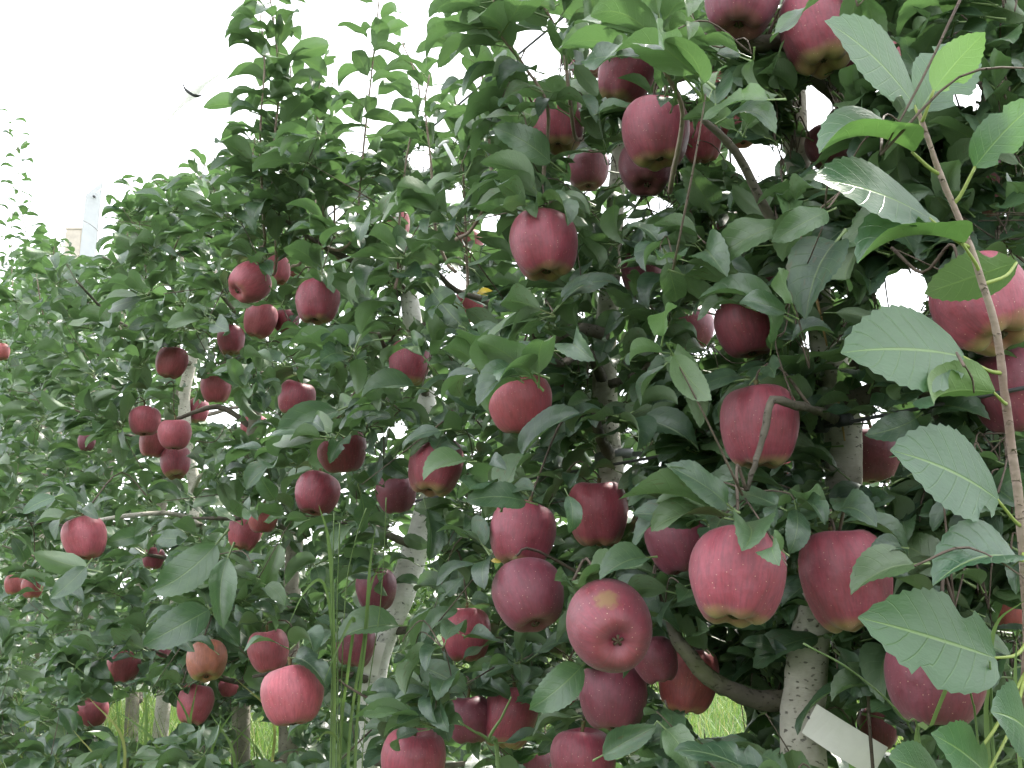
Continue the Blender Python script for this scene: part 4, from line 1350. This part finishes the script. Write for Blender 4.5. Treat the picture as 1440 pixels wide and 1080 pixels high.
# ------------------------------------------------------------------ far orchard row behind, a low green mass
def far_row():
    r = np.random.default_rng(8)
    n = 68000
    a = r.uniform(-16, 20, n)
    prof = 1.75 + .3 * np.sin(a * 2.1) + .25 * np.sin(a * 5.3 + 1)
    z = r.uniform(.25, 1, n) * prof
    c = r.normal(0, .32, n)
    org = row_at(3.0) - ALLEY * 8.5
    ctr = org + ALONG * a[:, None] + ALLEY * c[:, None] + UP * z[:, None]
    d = r.normal(0, 1, (n, 3)); d /= np.linalg.norm(d, axis=1)[:, None]
    e = np.cross(d, r.normal(0, 1, (n, 3))); e /= np.linalg.norm(e, axis=1)[:, None]
    s = r.uniform(.05, .085, n)[:, None]
    m = 26000                                   # and the same row going on beyond the last tree that can be told apart
    zr = 8.6 + 14 * r.random(m) ** 1.6
    ctr[:m] = np.stack([1.1275 - .65 * zr, zr / cp, 0 * zr], 1) + ALLEY * r.normal(.05, .25, m)[:, None] + UP * (r.uniform(.5, 3.6 + .25 * np.sin(zr * 9), m))[:, None]
    V = np.stack([ctr - d * s, ctr - e * s * .5, ctr + d * s, ctr + e * s * .5], 1).reshape(-1, 3)
    me = bpy.data.meshes.new('far_orchard')
    me.vertices.add(4 * n); me.vertices.foreach_set('co', V.astype(np.float32).ravel())
    me.loops.add(4 * n); me.loops.foreach_set('vertex_index', np.arange(4 * n, dtype=np.int32))
    me.polygons.add(n); me.polygons.foreach_set('loop_start', np.arange(n, dtype=np.int32) * 4)
    me.update(calc_edges=True)
    at = me.attributes.new('rnd', 'FLOAT', 'POINT'); at.data.foreach_set('value', np.repeat(r.random(n), 4).astype(np.float32))
    me.materials.append(M_FAR)
    o = obj('far_orchard', me); o['kind'] = 'stuff'
    o['label'] = 'distant green orchard rows fading together behind the trees'; o['category'] = 'orchard'
far_row()

# ------------------------------------------------------------------ posts, net, wire, ties, tags
pb = row_at(5.9)
top = PY(140, 268, pb[1])
post = thing('trellis_post', 'white square trellis post with slanted top rising above the row', 'post', (pb[0], pb[1], 0))
o = obj('shaft', box_mesh('shaft', .095, .095, float(top[2]) + .02, M_CONC, .006, slant=.10), post); o.location.z = -.02; o.rotation_euler.z = R(12)
o = obj('bolt', box_mesh('bolt', .012, .02, .012, M_WIRE, .002), post); o.location = (.02, -.055, float(top[2]) - .07)
pb2 = row_at(6.75)
top2 = PY(108, 326, pb2[1])
post2 = thing('trellis_post', 'tan wooden trellis post standing just behind the white one', 'post', (top2[0], pb2[1], 0))
o = obj('shaft', box_mesh('shaft', .12, .10, float(top2[2]) + .02, M_WOOD, .006), post2); o.location.z = -.02
o = obj('cap_board', box_mesh('cap_board', .124, .104, .02, M_WOOD, .004), post2); o.location.z = float(top2[2]) - .003

# bundled white net running from the post top, held by a dark clip
na = np.array([pb[0], pb[1], top[2] - .03]); nb = P(271, 129, 4.2); nc = P(330, 88, 3.6); nd = P(460, -60, 2.6)
path = catmull([na, P(205, 205, 5.1), nb, nc, nd], 8)
tl = np.linalg.norm(path - nb, axis=1)
rad = .002 + .028 * np.exp(-(tl / .22) ** 1.2) * (tl > .02)
rad = np.where(tl < .05, .030, rad)
b = Bag(); b.tube(path, rad, 10, .03, 3)
net = b.build('net_cord', M_NET)
tag(net, 'white bundled netting cord in the sky, gathered by a dark clip', 'netting')
b = Bag(); b.tube(catmull([P(257, 117, 4.15), P(261, 126, 4.15), P(269, 132, 4.15), P(277, 135, 4.15), P(284, 134, 4.15)], 4), np.interp(np.linspace(0, 1, 17), [0, .35, .65, 1], [.002, .006, .0075, .002]), 8)
b.build('clip', M_RUBBER, net)

# trellis wires along the row
for hz, lab in ((CAM_H + .205, 'dark grey trellis wire passing the fork of the speckled trunk'), (CAM_H + 1.0, 'thin trellis wire running high through the tree row')):
    a0 = row_at(.55) + ALLEY * .045; a1 = row_at(8.4) + ALLEY * .045
    nseg = 14
    pth = [a0 * (1 - t) + a1 * t + UP * (hz - .006 * math.sin(t * 3.14 * 6) ** 2) for t in np.linspace(0, 1, nseg)]
    b = Bag(); b.tube(pth, .0022, 8)
    wr = b.build('trellis_wire', M_WIRE); tag(wr, lab, 'wire')
# rubber tie on the wire by trunk 1
wz = 1.125 / ((1230 - 720) / F + .65)
wp = row_at(wz) + ALLEY * .045 + UP * (CAM_H + .203)
tie = thing('rubber_tie', 'black rubber tie clamping the trellis wire beside the speckled trunk', 'tie', wp)
b = Bag(); b.tube([-ALONG * .001 - ALONG * .0, -ALONG * .018], [.0075, .007], 10, .05, 1)
b.tube([ALONG * .018, ALONG * .030], [.011, .010], 10, .05, 2)
b.build('clamp', M_RUBBER, tie)
ring = [ALONG * .03 + np.array([math.cos(t) * .030 - .03, .0 + math.sin(t) * .030 + .02, .0]) for t in np.linspace(0, 6.28, 14)]
b = Bag(); b.tube(ring, .0032, 6); b.build('loop', M_RUBBER, tie)
# grey strap round trunk 2
q = T2['path'][np.argmin(np.abs(T2['path'][:, 2] - (CAM_H + .235)))]
qr = T2['rad'][np.argmin(np.abs(T2['path'][:, 2] - (CAM_H + .235)))]
strap = thing('trunk_strap', 'grey plastic strap looped round the slim pale trunk', 'strap', q)
V, Fc = [], []
for k in range(21):
    a = 2 * math.pi * k / 20
    rr_ = qr * 1.12
    ext = 1 + .55 * max(0, math.cos(a)) ** 4
    for zz, ro in ((-.006, 1.0), (.006, 1.0), (.006, 1.08), (-.006, 1.08)):
        V.append((rr_ * ro * math.cos(a) * ext, rr_ * ro * math.sin(a), zz + .004 * math.cos(a)))
for k in range(20):
    for j in range(4): Fc.append((4 * k + j, 4 * k + (j + 1) % 4, 4 * k + 4 + (j + 1) % 4, 4 * k + 4 + j))
obj('band', mesh_from('band', V, Fc, M_STRAP), strap)
o = obj('tail', box_mesh('tail', .030, .002, .008, M_STRAP, .0006), strap); o.location = (qr * 1.7 + .012, -.004, -.002)

def strip_thing(name, label, cat, p0, p1, width, mat, bend=.01, nrm=None):
    """a thin bent strip of card with real thickness from p0 to p1"""
    root = thing(name, label, cat, p0)
    d = p1 - p0
    nr = (TOCAM if nrm is None else nrm); nr = nr - d * (nr @ d) / (d @ d); nr /= np.linalg.norm(nr)
    sd = np.cross(d / np.linalg.norm(d), nr)
    V, Fc = [], []
    n = 8
    for i in range(n + 1):
        t = i / n
        c = d * t + nr * bend * math.sin(math.pi * t)
        for s, o_ in ((-1, -.0006), (1, -.0006), (1, .0006), (-1, .0006)):
            V.append(c + sd * s * width / 2 + nr * (o_ + .002 * s * math.sin(3 * t)))
    for i in range(n):
        for j in range(4): Fc.append((4 * i + j, 4 * i + (j + 1) % 4, 4 * i + 4 + (j + 1) % 4, 4 * i + 4 + j))
    Fc += [(3, 2, 1, 0), tuple(4 * n + j for j in range(4))]
    obj('card', mesh_from('card', V, Fc, mat, False), root)
    return root, sd, nr
r_, sd, nr = strip_thing('tree_label', 'stained white label strip fixed low on the speckled trunk', 'label', P(1138, 1010, 1.11), P(1238, 1072, 1.07), .036, M_PAPER, .006)
b = Bag(); b.tube([np.array([0, 0, 0]) + nr * .001, P(1128, 1000, 1.16) - P(1138, 1010, 1.11)], .0012, 6); b.build('tie_wire', M_WIRE, r_)
r_, sd, nr = strip_thing('tree_label', 'small torn white paper tag at the foot of the leaning white trunk', 'label', P(530, 902, 1.98), P(518, 948, 1.95), .036, M_PAPER, .005)
b = Bag(); b.tube([np.array([0, 0, 0.0]), P(536, 890, 2.05) - P(530, 902, 1.98)], .001, 6); b.build('tie_wire', M_WIRE, r_)
r_, sd, nr = strip_thing('plastic_clip', 'small white plastic clip on a twig above the leaning white trunk', 'clip', P(624, 200, 1.72), P(641, 232, 1.70), .007, M_PLASTIC, .003)
b = Bag(); b.tube([P(617, 207, 1.72) - P(624, 200, 1.72), np.zeros(3), P(631, 199, 1.72) - P(624, 200, 1.72)], .003, 6); b.build('hook', M_PLASTIC, r_)

# dry straws and a thin rod
b = Bag(); b.tube([P(1148, 418, 1.13), P(1155, 450, 1.125), P(1163, 486, 1.13)], [.0016, .0017, .0012], 6, .1)
tag(b.build('dry_straw', M_STRAW), 'dry tan straw lying against the upper fork of the speckled trunk', 'straw')
b = Bag(); b.tube([P(1178, 560, 1.135), P(1182, 580, 1.13), P(1188, 620, 1.13)], [.0013, .0014, .0011], 6, .1)
tag(b.build('dry_straw', M_STRAW), 'dry tan straw on the speckled trunk at the wire', 'straw')
rp = P(1222, 905, 1.03)
b = Bag(); b.tube([rp, P(1221, 1000, 1.035), np.array([rp[0], rp[1] + .01, -.02])], [.0014, .0018, .002], 6, .08)
tag(b.build('thin_rod', M_TWIG), 'thin dark dead stalk standing in front of the white label strip', 'stalk')
print('objects', len(bpy.data.objects))
